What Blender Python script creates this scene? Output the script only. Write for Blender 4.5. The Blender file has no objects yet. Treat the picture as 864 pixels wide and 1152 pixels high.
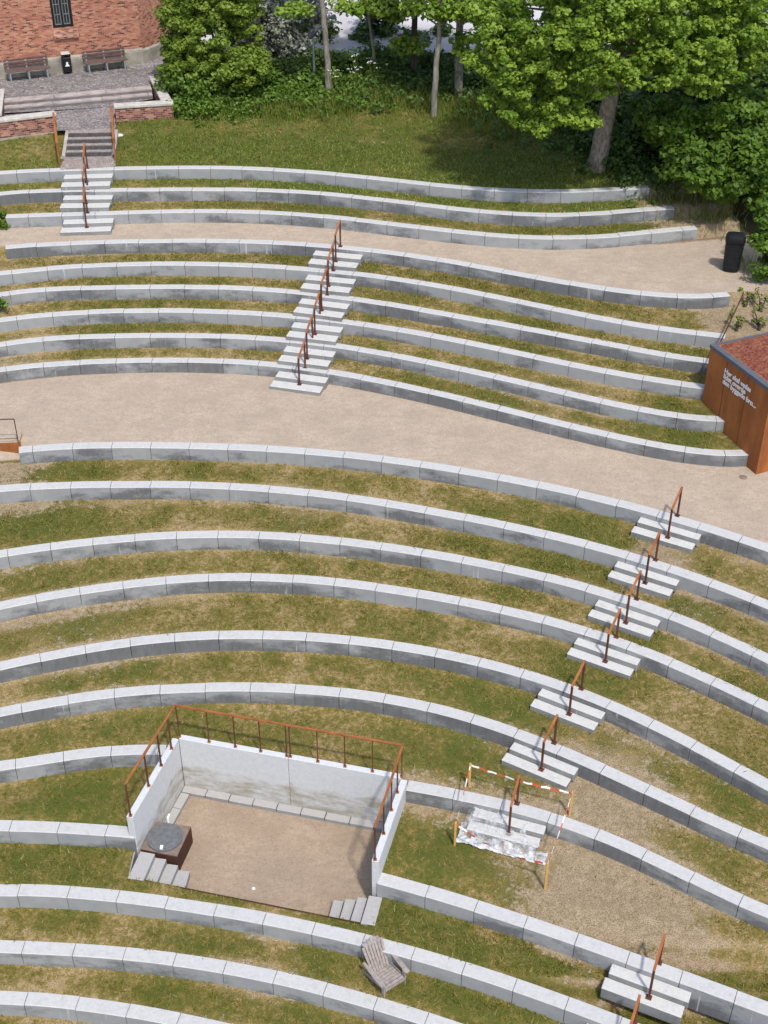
import bpy, bmesh, math, random
import numpy as np
from mathutils import Vector, Matrix, noise as mnoise

random.seed(7)
RNG = np.random.default_rng(11)
SC = bpy.context.scene
COL = SC.collection
R = math.radians

# ------------------------------------------------------------------ camera
PITCH, FPX, CAMH = R(35), 1450.0, 17.67
cp, sp = math.cos(PITCH), math.sin(PITCH)

def ray(x, y):
    u = (x - 432) / FPX; v = (y - 576) / FPX
    return (u, cp - v * sp, -sp - v * cp)

def U(x, y, z):                       # photo pixel -> point at height z
    d = ray(x, y); t = (z - CAMH) / d[2]
    return Vector((d[0] * t, d[1] * t, z))

def UD(x, y, D):                      # photo pixel -> point at distance D
    d = ray(x, y); t = D / d[1]
    return Vector((d[0] * t, D, CAMH + d[2] * t))

cam = bpy.data.cameras.new('camera')
camo = bpy.data.objects.new('camera', cam); COL.objects.link(camo)
camo.location = (0, 0, CAMH); camo.rotation_euler = (R(90) - PITCH, 0, 0)
cam.sensor_fit = 'VERTICAL'; cam.sensor_height = 36; cam.lens = 36 * FPX / 1152
cam.clip_end = 2000
SC.camera = camo

# ------------------------------------------------------------------ light
w = bpy.data.worlds.new('World'); SC.world = w; w.use_nodes = True
nt = w.node_tree
sky = nt.nodes.new('ShaderNodeTexSky'); sky.sky_type = 'NISHITA'; sky.sun_disc = False
SUN_DIR = Vector((0.195, -0.475, 0.857)).normalized()
sky.sun_elevation = math.asin(SUN_DIR.z)
sky.sun_rotation = math.atan2(SUN_DIR.x, SUN_DIR.y)
sky.dust_density = 2.0; sky.air_density = 1.0
nt.links.new(sky.outputs[0], nt.nodes['Background'].inputs[0])
nt.nodes['Background'].inputs[1].default_value = 0.15
sl = bpy.data.lights.new('sun', 'SUN'); sl.energy = 2.35; sl.angle = R(3.2); sl.color = (1, .955, .885)
so = bpy.data.objects.new('sun', sl); COL.objects.link(so)
so.rotation_euler = SUN_DIR.to_track_quat('Z', 'Y').to_euler(); so.location = (20, -20, 60)
SC.view_settings.view_transform = 'Standard'; SC.view_settings.look = 'None'
SC.view_settings.gamma = 1; SC.view_settings.exposure = 0.5

# ------------------------------------------------------------------ helpers
def tag(o, label=None, cat=None, group=None, kind=None):
    if label: o['label'] = label
    if cat: o['category'] = cat
    if group: o['group'] = group
    if kind or label: o['kind'] = kind or 'thing'
    return o

def thing(name, label, cat, loc=(0, 0, 0), rz=0.0, group=None):
    o = bpy.data.objects.new(name, None); COL.objects.link(o)
    o.location = loc; o.rotation_euler = (0, 0, rz); o.empty_display_size = .2
    return tag(o, label, cat, group)

class MB:
    def __init__(s): s.v = []; s.f = []; s.m = []
    def poly(s, pts, mi=0):
        n = len(s.v); s.v += [tuple(p) for p in pts]; s.f.append(tuple(range(n, n + len(pts)))); s.m.append(mi)
    def mesh(s, vs, fs, mi=0):
        n = len(s.v); s.v += [tuple(p) for p in vs]
        for f in fs: s.f.append(tuple(i + n for i in f)); s.m.append(mi)
    def hexa(s, b, t, mi=0):          # 4 bottom (ccw) + 4 top
        s.mesh(list(b) + list(t), [(3, 2, 1, 0), (4, 5, 6, 7), (0, 1, 5, 4), (1, 2, 6, 5), (2, 3, 7, 6), (3, 0, 4, 7)], mi)
    def box(s, x0, x1, y0, y1, z0, z1, mi=0, M=None):
        b = [(x0, y0, z0), (x1, y0, z0), (x1, y1, z0), (x0, y1, z0)]
        t = [(x0, y0, z1), (x1, y0, z1), (x1, y1, z1), (x0, y1, z1)]
        if M is not None: b = [M @ Vector(p) for p in b]; t = [M @ Vector(p) for p in t]
        s.hexa(b, t, mi)
    def bar(s, a, b, wx, wy, up=(0, 0, 1), mi=0):   # rectangular bar a->b
        a = Vector(a); b = Vector(b); d = (b - a).normalized()
        upv = Vector(up)
        if abs(d.dot(upv)) > .98: upv = Vector((0, 1, 0))
        sx = d.cross(upv).normalized() * wx / 2; sy = sx.cross(d).normalized() * wy / 2
        q = [-sx - sy, sx - sy, sx + sy, -sx + sy]
        s.hexa([a + p for p in q], [b + p for p in q], mi)
    def tube(s, pts, rad, n=8, mi=0, cap=True):
        pts = [Vector(p) for p in pts]
        if not hasattr(rad, '__len__'): rad = [rad] * len(pts)
        vs = []; fs = []; ref = Vector((1, .2, .1))
        for i, p in enumerate(pts):
            d = (pts[min(i + 1, len(pts) - 1)] - pts[max(i - 1, 0)]).normalized()
            a = d.cross(ref).normalized(); b = d.cross(a)
            for k in range(n):
                t = 2 * math.pi * k / n
                vs.append(p + (a * math.cos(t) + b * math.sin(t)) * rad[i])
        for i in range(len(pts) - 1):
            for k in range(n):
                k2 = (k + 1) % n
                fs.append((i * n + k, i * n + k2, (i + 1) * n + k2, (i + 1) * n + k))
        if cap:
            fs.append(tuple(range(n - 1, -1, -1))); fs.append(tuple((len(pts) - 1) * n + k for k in range(n)))
        s.mesh(vs, fs, mi)
    def lathe(s, prof, c=(0, 0), n=28, mi=0, sx=1, sy=1, pw=2.0):
        vs = []; fs = []
        for r, z in prof:
            for k in range(n):
                t = 2 * math.pi * k / n; ct, st = math.cos(t), math.sin(t)
                q = (abs(ct) ** pw + abs(st) ** pw) ** (-1 / pw)
                vs.append((c[0] + r * sx * q * ct, c[1] + r * sy * q * st, z))
        for i in range(len(prof) - 1):
            for k in range(n):
                k2 = (k + 1) % n
                fs.append((i * n + k, i * n + k2, (i + 1) * n + k2, (i + 1) * n + k))
        fs.append(tuple(range(n - 1, -1, -1))); fs.append(tuple((len(prof) - 1) * n + k for k in range(n)))
        s.mesh(vs, fs, mi)
    def build(s, name, mats, parent=None, smooth=False, bevel=0, origin=None):
        me = bpy.data.meshes.new(name)
        vs = s.v
        if origin is not None: vs = [(p[0] - origin[0], p[1] - origin[1], p[2] - origin[2]) for p in vs]
        me.from_pydata(vs, [], s.f)
        if not isinstance(mats, (list, tuple)): mats = [mats]
        for m in mats: me.materials.append(m)
        me.polygons.foreach_set('material_index', s.m)
        bm = bmesh.new(); bm.from_mesh(me)
        bmesh.ops.recalc_face_normals(bm, faces=bm.faces)
        if bevel:
            es = [e for e in bm.edges if len(e.link_faces) == 2 and e.calc_face_angle(0) > .6]
            bmesh.ops.bevel(bm, geom=es, offset=bevel, segments=1, affect='EDGES', clamp_overlap=True)
        bm.to_mesh(me); bm.free()
        if smooth:
            me.polygons.foreach_set('use_smooth', [True] * len(me.polygons))
            try: me.set_sharp_from_angle(angle=R(38))
            except Exception: pass
        me.update()
        o = bpy.data.objects.new(name, me); COL.objects.link(o)
        if parent is not None: o.parent = parent
        if origin is not None: o.location = origin
        return o

def copy_tree(o, parent=None):
    c = o.copy(); COL.objects.link(c)
    if parent is not None: c.parent = parent
    for ch in list(o.children): copy_tree(ch, c)
    return c

# ------------------------------------------------------------------ materials
class NT:
    def __init__(s, name):
        s.mat = bpy.data.materials.new(name); s.mat.use_nodes = True
        s.t = s.mat.node_tree; s.b = s.t.nodes['Principled BSDF']; s.out = s.t.nodes['Material Output']
        s.b.inputs['Specular IOR Level'].default_value = .25
        s.b.inputs['Roughness'].default_value = .85
    def n(s, typ, **kw):
        nd = s.t.nodes.new(typ)
        for k, v in kw.items():
            if k.startswith('i_'):
                key = k[2:]; key = int(key) if key.isdigit() else key.replace('_', ' ')
                nd.inputs[key].default_value = v
            else: setattr(nd, k, v)
        return nd
    def l(s, a, b): s.t.links.new(a, b)
    def coord(s, kind='pos', scale=(1, 1, 1), rot=(0, 0, 0), loc=(0, 0, 0)):
        if kind == 'pos': o = s.n('ShaderNodeNewGeometry').outputs['Position']
        else: o = s.n('ShaderNodeTexCoord').outputs['Object']
        m = s.n('ShaderNodeMapping'); m.inputs['Scale'].default_value = scale
        m.inputs['Rotation'].default_value = rot; m.inputs['Location'].default_value = loc
        s.l(o, m.inputs[0]); return m.outputs[0]
    def noise(s, co, scale, detail=4, rough=.55, dist=0):
        nd = s.n('ShaderNodeTexNoise'); nd.inputs['Scale'].default_value = scale
        nd.inputs['Detail'].default_value = detail; nd.inputs['Roughness'].default_value = rough
        nd.inputs['Distortion'].default_value = dist
        if co is not None: s.l(co, nd.inputs['Vector'])
        return nd.outputs['Fac']
    def ramp(s, fac, *stops):
        r = s.n('ShaderNodeValToRGB'); e = r.color_ramp.elements
        while len(e) < len(stops): e.new(.5)
        for k, (p, c) in enumerate(stops):
            e[k].position = p; e[k].color = (c, c, c, 1) if not hasattr(c, '__len__') else (*c, 1)
        s.l(fac, r.inputs[0]); return r.outputs[0]
    def mix(s, fac, a, b, mode='MIX'):
        m = s.n('ShaderNodeMix', data_type='RGBA', blend_type=mode)
        for k, v in ((0, fac), (6, a), (7, b)):
            if hasattr(v, 'is_linked'): s.l(v, m.inputs[k])
            elif hasattr(v, '__len__'): m.inputs[k].default_value = (*v, 1)
            else: m.inputs[k].default_value = v if k == 0 else (v, v, v, 1)
        return m.outputs[2]
    def math(s, op, a, b=0.0, clamp=False):
        m = s.n('ShaderNodeMath', operation=op, use_clamp=clamp)
        for k, v in enumerate((a, b)):
            if hasattr(v, 'is_linked'): s.l(v, m.inputs[k])
            else: m.inputs[k].default_value = v
        return m.outputs[0]
    def bump(s, h, strength=.5, dist=.01):
        b = s.n('ShaderNodeBump'); b.inputs['Strength'].default_value = strength
        b.inputs['Distance'].default_value = dist; s.l(h, b.inputs['Height']); s.l(b.outputs[0], s.b.inputs['Normal'])
    def color(s, c):
        if hasattr(c, 'is_linked'): s.l(c, s.b.inputs['Base Color'])
        else: s.b.inputs['Base Color'].default_value = (*c, 1)
        return s
    def rough(s, r): s.b.inputs['Roughness'].default_value = r; return s

def m_simple(name, c, rough=.7, var=.25, scale=6, bump=0, metal=0):
    t = NT(name); co = t.coord('obj')
    n = t.noise(co, scale, 5, .6)
    t.color(t.mix(t.ramp(n, (.3, 0), (.7, 1)), tuple(x * (1 - var) for x in c), tuple(min(1, x * (1 + var)) for x in c)))
    t.rough(rough); t.b.inputs['Metallic'].default_value = metal
    if bump: t.bump(t.noise(co, scale * 6, 3), bump, .01)
    return t.mat

def m_concrete(name, top, stain, amount=.5, sc=1.0, seed=0.0, foot=False, sc2=(.238, .248, .258)):
    t = NT(name); co = t.coord('pos', loc=(seed, seed * .7, 0))
    isl = t.n('ShaderNodeNewGeometry').outputs['Random Per Island']
    n1 = t.noise(co, 1.3 * sc, 5, .62); n2 = t.noise(co, 14, 4, .6)
    big = t.noise(co, .35, 2)
    c = t.mix(t.ramp(n2, (.3, 0), (.72, 1)), tuple(x * .86 for x in top), top)
    # upright faces only: even darker tint, mottling, damp marks with irregular upper edge, lime runs
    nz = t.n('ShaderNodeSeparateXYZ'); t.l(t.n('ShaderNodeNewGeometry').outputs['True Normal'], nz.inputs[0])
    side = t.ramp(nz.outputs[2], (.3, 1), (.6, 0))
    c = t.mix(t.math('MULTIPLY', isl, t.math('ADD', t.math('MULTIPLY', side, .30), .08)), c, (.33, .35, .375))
    s1 = t.math('ADD', t.noise(t.coord('pos', (1, 1, 2.4), loc=(seed, seed * .7, 0)), .9, 6, .62), t.math('MULTIPLY', t.math('SUBTRACT', isl, .5), .08))
    s1 = t.math('ADD', s1, t.math('MULTIPLY', t.math('SUBTRACT', big, .5), .5))
    oz = t.n('ShaderNodeSeparateXYZ'); t.l(t.n('ShaderNodeTexCoord').outputs['Object'], oz.inputs[0])
    s1 = t.math('ADD', s1, t.math('MULTIPLY', t.math('SUBTRACT', .19, oz.outputs[2]), .42 if foot else 0.0))
    s1 = t.math('ADD', s1, t.math('MULTIPLY', t.math('SUBTRACT', n2, .5), .16))
    st = t.math('MULTIPLY', t.ramp(s1, (.58 - .20 * amount, 0), (.72 - .17 * amount, 1)), side)
    grime = t.mix(t.ramp(t.noise(t.coord('pos', (5, 5, 1.2)), 1.6, 5, .7), (.35, 0), (.65, 1)), stain, tuple(x * 1.45 for x in stain))
    c = t.mix(t.math('MULTIPLY', side, .66), c, sc2)  # blends every upright face towards one darker grey
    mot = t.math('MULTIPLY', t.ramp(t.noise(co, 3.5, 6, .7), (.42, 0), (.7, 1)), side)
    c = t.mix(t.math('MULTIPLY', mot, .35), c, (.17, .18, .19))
    c = t.mix(t.math('MULTIPLY', st, .85), c, grime)
    run = t.math('MULTIPLY', t.ramp(t.noise(t.coord('pos', (7, 7, .5)), 1.5, 3, .5), (.69, 0), (.76, 1)), side)
    c = t.mix(t.math('MULTIPLY', run, .6), c, (.55, .55, .54))
    # lichen and scuffs on the tops
    sp_ = t.math('MULTIPLY', t.ramp(t.noise(co, 5, 6, .75), (.52, 0), (.66, 1)), t.math('SUBTRACT', 1, side))
    c = t.mix(t.math('MULTIPLY', sp_, .4), c, (.33, .33, .31))
    t.color(c); t.rough(.82); t.bump(n2, .25, .006)
    return t.mat

M = {}
STAIN = dict(A1=.3, A2=.95, A3=.4, B1=1.2, B2=.25, B3=.85, B4=.2, B5=.45, B6=1.1, C1=.45, C2=.4, C3=.6, C4=.45, C5=1.2, C6=1.1, C7=.9, C8=.35, C9=.3, C10=.35, C11=.3)
for k_, a_ in STAIN.items(): M['wall' + k_] = m_concrete('seat_concrete', (.52, .515, .50), (.098, .10, .104), a_, seed=len(M) * 3.7, foot=True)
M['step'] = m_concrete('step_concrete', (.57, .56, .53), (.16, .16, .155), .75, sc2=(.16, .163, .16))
M['slab'] = m_concrete('slab_concrete', (.40, .385, .365), (.22, .21, .2), .2)

def m_corten(name='rusty_steel', a=(.40, .155, .05), b=(.27, .092, .03)):
    t = NT(name); co = t.coord('pos', (1, 1, .5))
    n = t.noise(co, 2.2, 6, .62); f = t.noise(co, 40, 3)
    c = t.mix(t.ramp(n, (.32, 0), (.68, 1)), a, b)
    c = t.mix(t.ramp(f, (.35, .25), (.7, 0)), c, (.11, .035, .018))
    c = t.mix(t.ramp(t.noise(t.coord('pos', (3, 3, .35)), 1.6, 5, .7), (.45, 0), (.7, .6)), c, tuple(x * .55 for x in b))
    t.color(c); t.rough(.8); t.bump(f, .2, .004); return t.mat
M['corten'] = m_corten()
M['corten_dark'] = m_corten('rusty_steel_dark', (.135, .046, .026), (.085, .032, .021))
M['corten_box'] = m_corten('rusty_plate', (.43, .155, .042), (.30, .10, .03))

def m_gravel(name, a, b, c3, soil):
    t = NT(name); co = t.coord('pos')
    v = t.n('ShaderNodeTexVoronoi'); v.inputs['Scale'].default_value = 34; t.l(co, v.inputs['Vector'])
    n = t.noise(co, 1.1, 5, .6); n2 = t.noise(t.coord('pos', (1, 1.6, 1), (0, 0, .2)), 7, 6, .7)
    c = t.mix(t.ramp(n2, (.3, 0), (.72, 1)), a, b)
    c = t.mix(t.ramp(n, (.38, 0), (.66, .75)), c, c3)
    c = t.mix(t.ramp(t.noise(t.coord('pos', (1, 2.2, 1), (0, 0, .25)), 2.6, 6, .72, .6), (.46, 0), (.62, .55)), c, tuple(x * .82 for x in a))
    c = t.mix(t.ramp(t.noise(co, 9, 2, .5), (.72, 0), (.76, .7)), c, tuple(x * .5 for x in a))
    c = t.mix(t.ramp(v.outputs['Color'], (.1, .5), (.5, 0), (.9, .0)), c, tuple(x * .62 for x in a))
    c = t.mix(t.ramp(t.noise(co, 60, 2), (.62, 0), (.75, .6)), c, (.62, .57, .5))
    at = t.n('ShaderNodeAttribute', attribute_name='zone')
    sep = t.n('ShaderNodeSeparateColor'); t.l(at.outputs['Color'], sep.inputs[0])
    k = t.math('ADD', sep.outputs[1], t.math('MULTIPLY', t.math('SUBTRACT', n2, .5), .9))
    c = t.mix(t.ramp(k, (.4, 0), (.7, 1)), c, soil)
    t.color(c); t.rough(.95); t.bump(v.outputs['Distance'], .5, .012); return t.mat
M['gravel'] = m_gravel('path_gravel', (.395, .315, .238), (.485, .395, .305), (.35, .28, .215), (.2, .14, .09))
M['pitgravel'] = m_gravel('pit_gravel', (.33, .25, .175), (.41, .32, .232), (.28, .212, .15), (.17, .12, .085))

def m_lawn():
    t = NT('dry_lawn'); co = t.coord('pos')
    at = t.n('ShaderNodeAttribute', attribute_name='zone')
    sep = t.n('ShaderNodeSeparateColor'); t.l(at.outputs['Color'], sep.inputs[0])
    g, dirt, lit = sep.outputs[0], sep.outputs[1], sep.outputs[2]
    n1 = t.noise(co, 2.2, 5, .65); n2 = t.noise(co, 13, 6, .72); n3 = t.noise(co, 45, 3, .6)
    n4 = t.noise(co, 6, 5, .7)
    k = t.math('ADD', g, t.math('MULTIPLY', t.math('SUBTRACT', n1, .5), .8))
    k = t.math('ADD', k, t.math('MULTIPLY', t.math('SUBTRACT', n4, .5), 2.0))
    k = t.math('ADD', k, t.math('MULTIPLY', t.math('SUBTRACT', n2, .5), 1.5))
    col = t.ramp(k, (.0, (.38, .28, .155)), (.26, (.28, .205, .08)), (.52, (.175, .14, .035)), (.8, (.105, .112, .018)), (1.0, (.075, .10, .013)))
    kd = t.math('ADD', dirt, t.math('ADD', t.math('MULTIPLY', t.math('SUBTRACT', n2, .5), 1.0), t.math('MULTIPLY', t.math('SUBTRACT', n4, .5), 1.5)))
    col = t.mix(t.ramp(kd, (.45, 0), (.72, 1)), col, t.mix(t.ramp(n4, (.3, 0), (.7, 1)), (.25, .185, .11), (.43, .335, .225)))
    col = t.mix(t.ramp(n3, (.36, .7), (.56, 0)), col, (.085, .066, .02))
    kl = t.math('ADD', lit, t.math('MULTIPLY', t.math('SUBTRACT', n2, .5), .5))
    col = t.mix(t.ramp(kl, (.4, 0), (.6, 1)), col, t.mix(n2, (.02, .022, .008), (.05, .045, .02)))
    t.color(col); t.rough(.95); t.bump(t.math('ADD', n2, n3), .7, .03); return t.mat
M['lawn'] = m_lawn()

def m_leaf(name, a, b, c3=None, trans=.42, attr=True):
    t = NT(name)
    isl = t.n('ShaderNodeNewGeometry').outputs['Random Per Island']
    at = t.n('ShaderNodeAttribute', attribute_name='tint').outputs['Fac']
    f = t.math('ADD', t.math('MULTIPLY', isl, .45), t.math('MULTIPLY', at, .55))
    c = t.mix(f, a, b)
    if c3: c = t.mix(t.ramp(isl, (.85, 0), (.9, 1)), c, c3)
    t.color(c); t.rough(.5); t.b.inputs['Specular IOR Level'].default_value = .3
    tr = t.n('ShaderNodeBsdfTranslucent'); t.l(t.mix(.5, c, (.2, .3, .02)), tr.inputs[0])
    mx = t.n('ShaderNodeMixShader'); mx.inputs[0].default_value = trans
    t.l(t.b.outputs[0], mx.inputs[1]); t.l(tr.outputs[0], mx.inputs[2]); t.l(mx.outputs[0], t.out.inputs[0])
    return t.mat
M['maple'] = m_leaf('maple_leaves', (.11, .21, .02), (.35, .48, .065))
M['yellowleaf'] = m_leaf('young_leaves', (.13, .205, .026), (.30, .40, .06))
M['shrub'] = m_leaf('shrub_leaves', (.06, .125, .016), (.17, .28, .035))
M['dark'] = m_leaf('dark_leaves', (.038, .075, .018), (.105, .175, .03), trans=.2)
M['silver'] = m_leaf('silver_leaves', (.16, .18, .13), (.46, .47, .42), trans=.2)
M['ivy'] = m_leaf('undergrowth_leaves', (.05, .11, .014), (.15, .245, .03), trans=.25)
M['tallgrass'] = m_leaf('tall_grass_blades', (.11, .15, .02), (.25, .28, .06), trans=.25)
M['turf'] = m_leaf('turf_blades', (.10, .10, .014), (.31, .245, .062), trans=.15)
M['lawnturf'] = m_leaf('lawn_blades', (.10, .15, .018), (.32, .35, .07), trans=.2)
M['straw'] = m_leaf('straw_blades', (.25, .19, .09), (.40, .315, .175), trans=.15)
M['bloom'] = m_simple('white_bloom', (.72, .72, .66), .8, .1)

def m_bark(name, a, b, sc=8):
    t = NT(name); co = t.coord('pos', (1, 1, .35))
    n = t.noise(co, sc, 6, .7); n2 = t.noise(t.coord('pos', (1, 1, .6)), 3, 3)
    c = t.mix(t.ramp(n, (.38, 0), (.62, 1)), a, b); c = t.mix(t.ramp(n2, (.5, 0), (.75, .5)), c, (.10, .12, .06))
    t.color(c); t.rough(.95); t.bump(n, .8, .03); return t.mat
M['bark'] = m_bark('grey_bark', (.13, .11, .085), (.34, .30, .25), 16)
M['palebark'] = m_bark('pale_bark', (.15, .135, .11), (.33, .30, .26), 6)
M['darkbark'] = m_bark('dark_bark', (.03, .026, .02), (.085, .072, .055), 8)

def m_brick(name, c1, c2, mortar, scale=1.0, dark=.25):
    t = NT(name); tc = t.n('ShaderNodeTexCoord').outputs['Object']
    sp_ = t.n('ShaderNodeSeparateXYZ'); t.l(tc, sp_.inputs[0])
    cb = t.n('ShaderNodeCombineXYZ')
    t.l(t.math('ADD', sp_.outputs[0], sp_.outputs[1]), cb.inputs[0]); t.l(sp_.outputs[2], cb.inputs[1])
    br = t.n('ShaderNodeTexBrick', offset=.5)
    br.inputs['Color1'].default_value = (0, 0, 0, 1); br.inputs['Color2'].default_value = (1, 1, 1, 1)
    br.inputs['Mortar'].default_value = (.5, .5, .5, 1)
    for k, v in (('Scale', 1.0), ('Mortar Size', .006 * scale), ('Brick Width', .24 * scale), ('Row Height', .078 * scale), ('Mortar Smooth', .1), ('Bias', 0)):
        br.inputs[k].default_value = v
    t.l(cb.outputs[0], br.inputs['Vector'])
    c = t.ramp(br.outputs['Color'], (.02, (.075, .035, .032)), (dark, c1), (.6, c2), (1, (.52, .27, .18)))
    c = t.mix(t.ramp(t.noise(tc, 1.2, 4), (.4, 0), (.7, .35)), c, tuple(x * .7 for x in c1))
    c = t.mix(br.outputs['Fac'], c, mortar)
    t.color(c); t.rough(.9); t.bump(t.math('SUBTRACT', 1, br.outputs['Fac']), .5, .01); return t.mat
M['brick'] = m_brick('red_brick', (.33, .105, .058), (.46, .18, .11), (.40, .30, .235), .66, .22)
M['lowbrick'] = m_brick('dark_red_brick', (.21, .075, .055), (.33, .14, .10), (.36, .30, .26), .8, .35)
M['sillbrick'] = m_brick('sill_brick', (.22, .09, .065), (.32, .15, .115), (.3, .24, .2), .6)

def m_cobble(name, a, b, joint, sc=7):
    t = NT(name); co = t.coord('pos', (1, 1, 1), (0, 0, .2))
    v = t.n('ShaderNodeTexVoronoi'); v.inputs['Scale'].default_value = sc; t.l(co, v.inputs['Vector'])
    e = t.n('ShaderNodeTexVoronoi', feature='DISTANCE_TO_EDGE'); e.inputs['Scale'].default_value = sc; t.l(co, e.inputs['Vector'])
    sepc = t.n('ShaderNodeSeparateColor'); t.l(v.outputs['Color'], sepc.inputs[0])
    c = t.mix(sepc.outputs[0], a, b)
    c = t.mix(t.ramp(t.noise(co, .9, 4), (.4, 0), (.7, .4)), c, tuple(x * 1.3 for x in b))
    c = t.mix(t.ramp(e.outputs['Distance'], (.02, 1), (.09, 0)), c, joint)
    t.color(c); t.rough(.85); t.bump(t.ramp(e.outputs['Distance'], (0, 0), (.25, 1)), .6, .03); return t.mat
M['cobble'] = m_cobble('cobbles', (.15, .135, .135), (.30, .275, .27), (.10, .095, .085))
M['stairpave'] = m_cobble('stair_setts', (.26, .215, .195), (.40, .34, .315), (.2, .17, .15), 11)
M['granite'] = m_simple('granite', (.36, .315, .295), .85, .3, 3)
M['risershade'] = m_simple('riser_shade', (.17, .155, .15), .85, .3, 4)
M['darkstone'] = m_simple('dark_stone', (.085, .08, .08), .85, .3, 8)
M['coping'] = m_simple('stone_coping', (.47, .45, .41), .85, .22, 5)
M['plinth'] = m_simple('stone_plinth', (.29, .27, .225), .9, .35, 2.5)
M['black'] = m_simple('black_plastic', (.012, .013, .015), .45, .2)
M['blackmetal'] = m_simple('black_frame', (.012, .012, .013), .5, .2)
M['darkmetal'] = m_simple('dark_grey_metal', (.10, .105, .125), .55, .15)
M['steel'] = m_simple('galvanised_steel', (.32, .35, .36), .5, .15, metal=.4)
M['benchwood'] = m_simple('bench_wood', (.125, .078, .07), .8, .3, 9)
M['greywood'] = m_simple('weathered_wood', (.30, .26, .235), .9, .3, 10, .3)
M['stakewood'] = m_simple('stake_wood', (.52, .31, .10), .8, .15)
M['white'] = m_simple('white_paint', (.78, .78, .77), .6, .06)
M['muntin'] = m_simple('pale_glazing_bar', (.16, .17, .17), .6, .1)
M['roadpale'] = m_simple('pale_paving', (.50, .48, .49), .9, .1, .6)
M['soilpale'] = m_simple('pale_stone', (.55, .52, .47), .9, .2)
M['lid'] = m_simple('cast_lid', (.13, .135, .14), .75, .25, 14, .4)
M['rooftile'] = m_simple('roof_tile', (.25, .09, .06), .85, .3, 4)
M['boxwood'] = m_simple('stained_board', (.20, .15, .12), .9, .25, 6)
M['rustplate'] = m_corten('rust_brown_plate', (.085, .035, .022), (.05, .022, .017))

t = NT('window_glass'); t.color((.015, .018, .02)).rough(.08); t.b.inputs['Specular IOR Level'].default_value = .6
M['glass'] = t.mat

def m_pitwall():
    t = NT('pale_cast_wall'); tc = t.coord('obj'); co = t.coord('pos')
    n = t.noise(co, 1.6, 5, .6); n2 = t.noise(co, 12, 4, .6)
    c = t.mix(t.ramp(n2, (.3, 0), (.7, 1)), (.50, .515, .525), (.58, .59, .59))
    z = t.n('ShaderNodeSeparateXYZ'); t.l(t.n('ShaderNodeNewGeometry').outputs['Position'], z.inputs[0])
    k = t.math('ADD', t.math('MULTIPLY', t.math('ADD', z.outputs[2], 3.22), 2.4), t.math('MULTIPLY', t.math('SUBTRACT', n, .5), 1.5))
    splash = t.ramp(k, (.0, 1), (.3, 0))
    algae = t.mix(n, (.25, .205, .115), (.36, .34, .29))
    c = t.mix(t.math('MULTIPLY', splash, t.ramp(t.noise(t.coord('pos', (1, 1, 3)), 2.2, 5, .7), (.4, .1), (.62, .85))), c, algae)
    t.color(c); t.rough(.85); t.bump(n2, .2, .005); return t.mat
M['pitwall'] = m_pitwall()

def m_sedum():
    t = NT('sedum'); co = t.coord('pos'); n = t.noise(co, 16, 5, .7); n2 = t.noise(co, 3, 4)
    c = t.ramp(n, (.3, (.07, .02, .015)), (.46, (.17, .042, .03)), (.58, (.24, .09, .05)), (.7, (.27, .18, .09)))
    c = t.mix(t.ramp(n2, (.5, 0), (.7, .5)), c, (.28, .15, .07))
    t.color(c); t.rough(.95); t.bump(n, .8, .04); return t.mat
M['sedum'] = m_sedum()

t = NT('barrier_tape'); at = t.n('ShaderNodeAttribute', attribute_name='along').outputs['Fac']
fr = t.math('FRACT', t.math('MULTIPLY', at, 2.6))
t.color(t.mix(t.math('GREATER_THAN', fr, .5), (.85, .84, .82), (.55, .10, .05))); t.rough(.5); M['tape'] = t.mat

t = NT('clear_plastic'); co = t.coord('pos')
t.color((.66, .67, .69)).rough(.35); t.b.inputs['Specular IOR Level'].default_value = .4
trn = t.n('ShaderNodeBsdfTransparent'); mx = t.n('ShaderNodeMixShader')
hm = t.n('ShaderNodeAttribute', attribute_name='hem').outputs['Fac']
t.l(t.ramp(t.math('ADD', t.noise(co, 6, 5, .65), t.math('MULTIPLY', hm, .22)), (.44, .14), (.68, .78)), mx.inputs[0]); t.l(trn.outputs[0], mx.inputs[1]); t.l(t.b.outputs[0], mx.inputs[2]); t.l(mx.outputs[0], t.out.inputs[0])
M['plastic'] = t.mat

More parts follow.
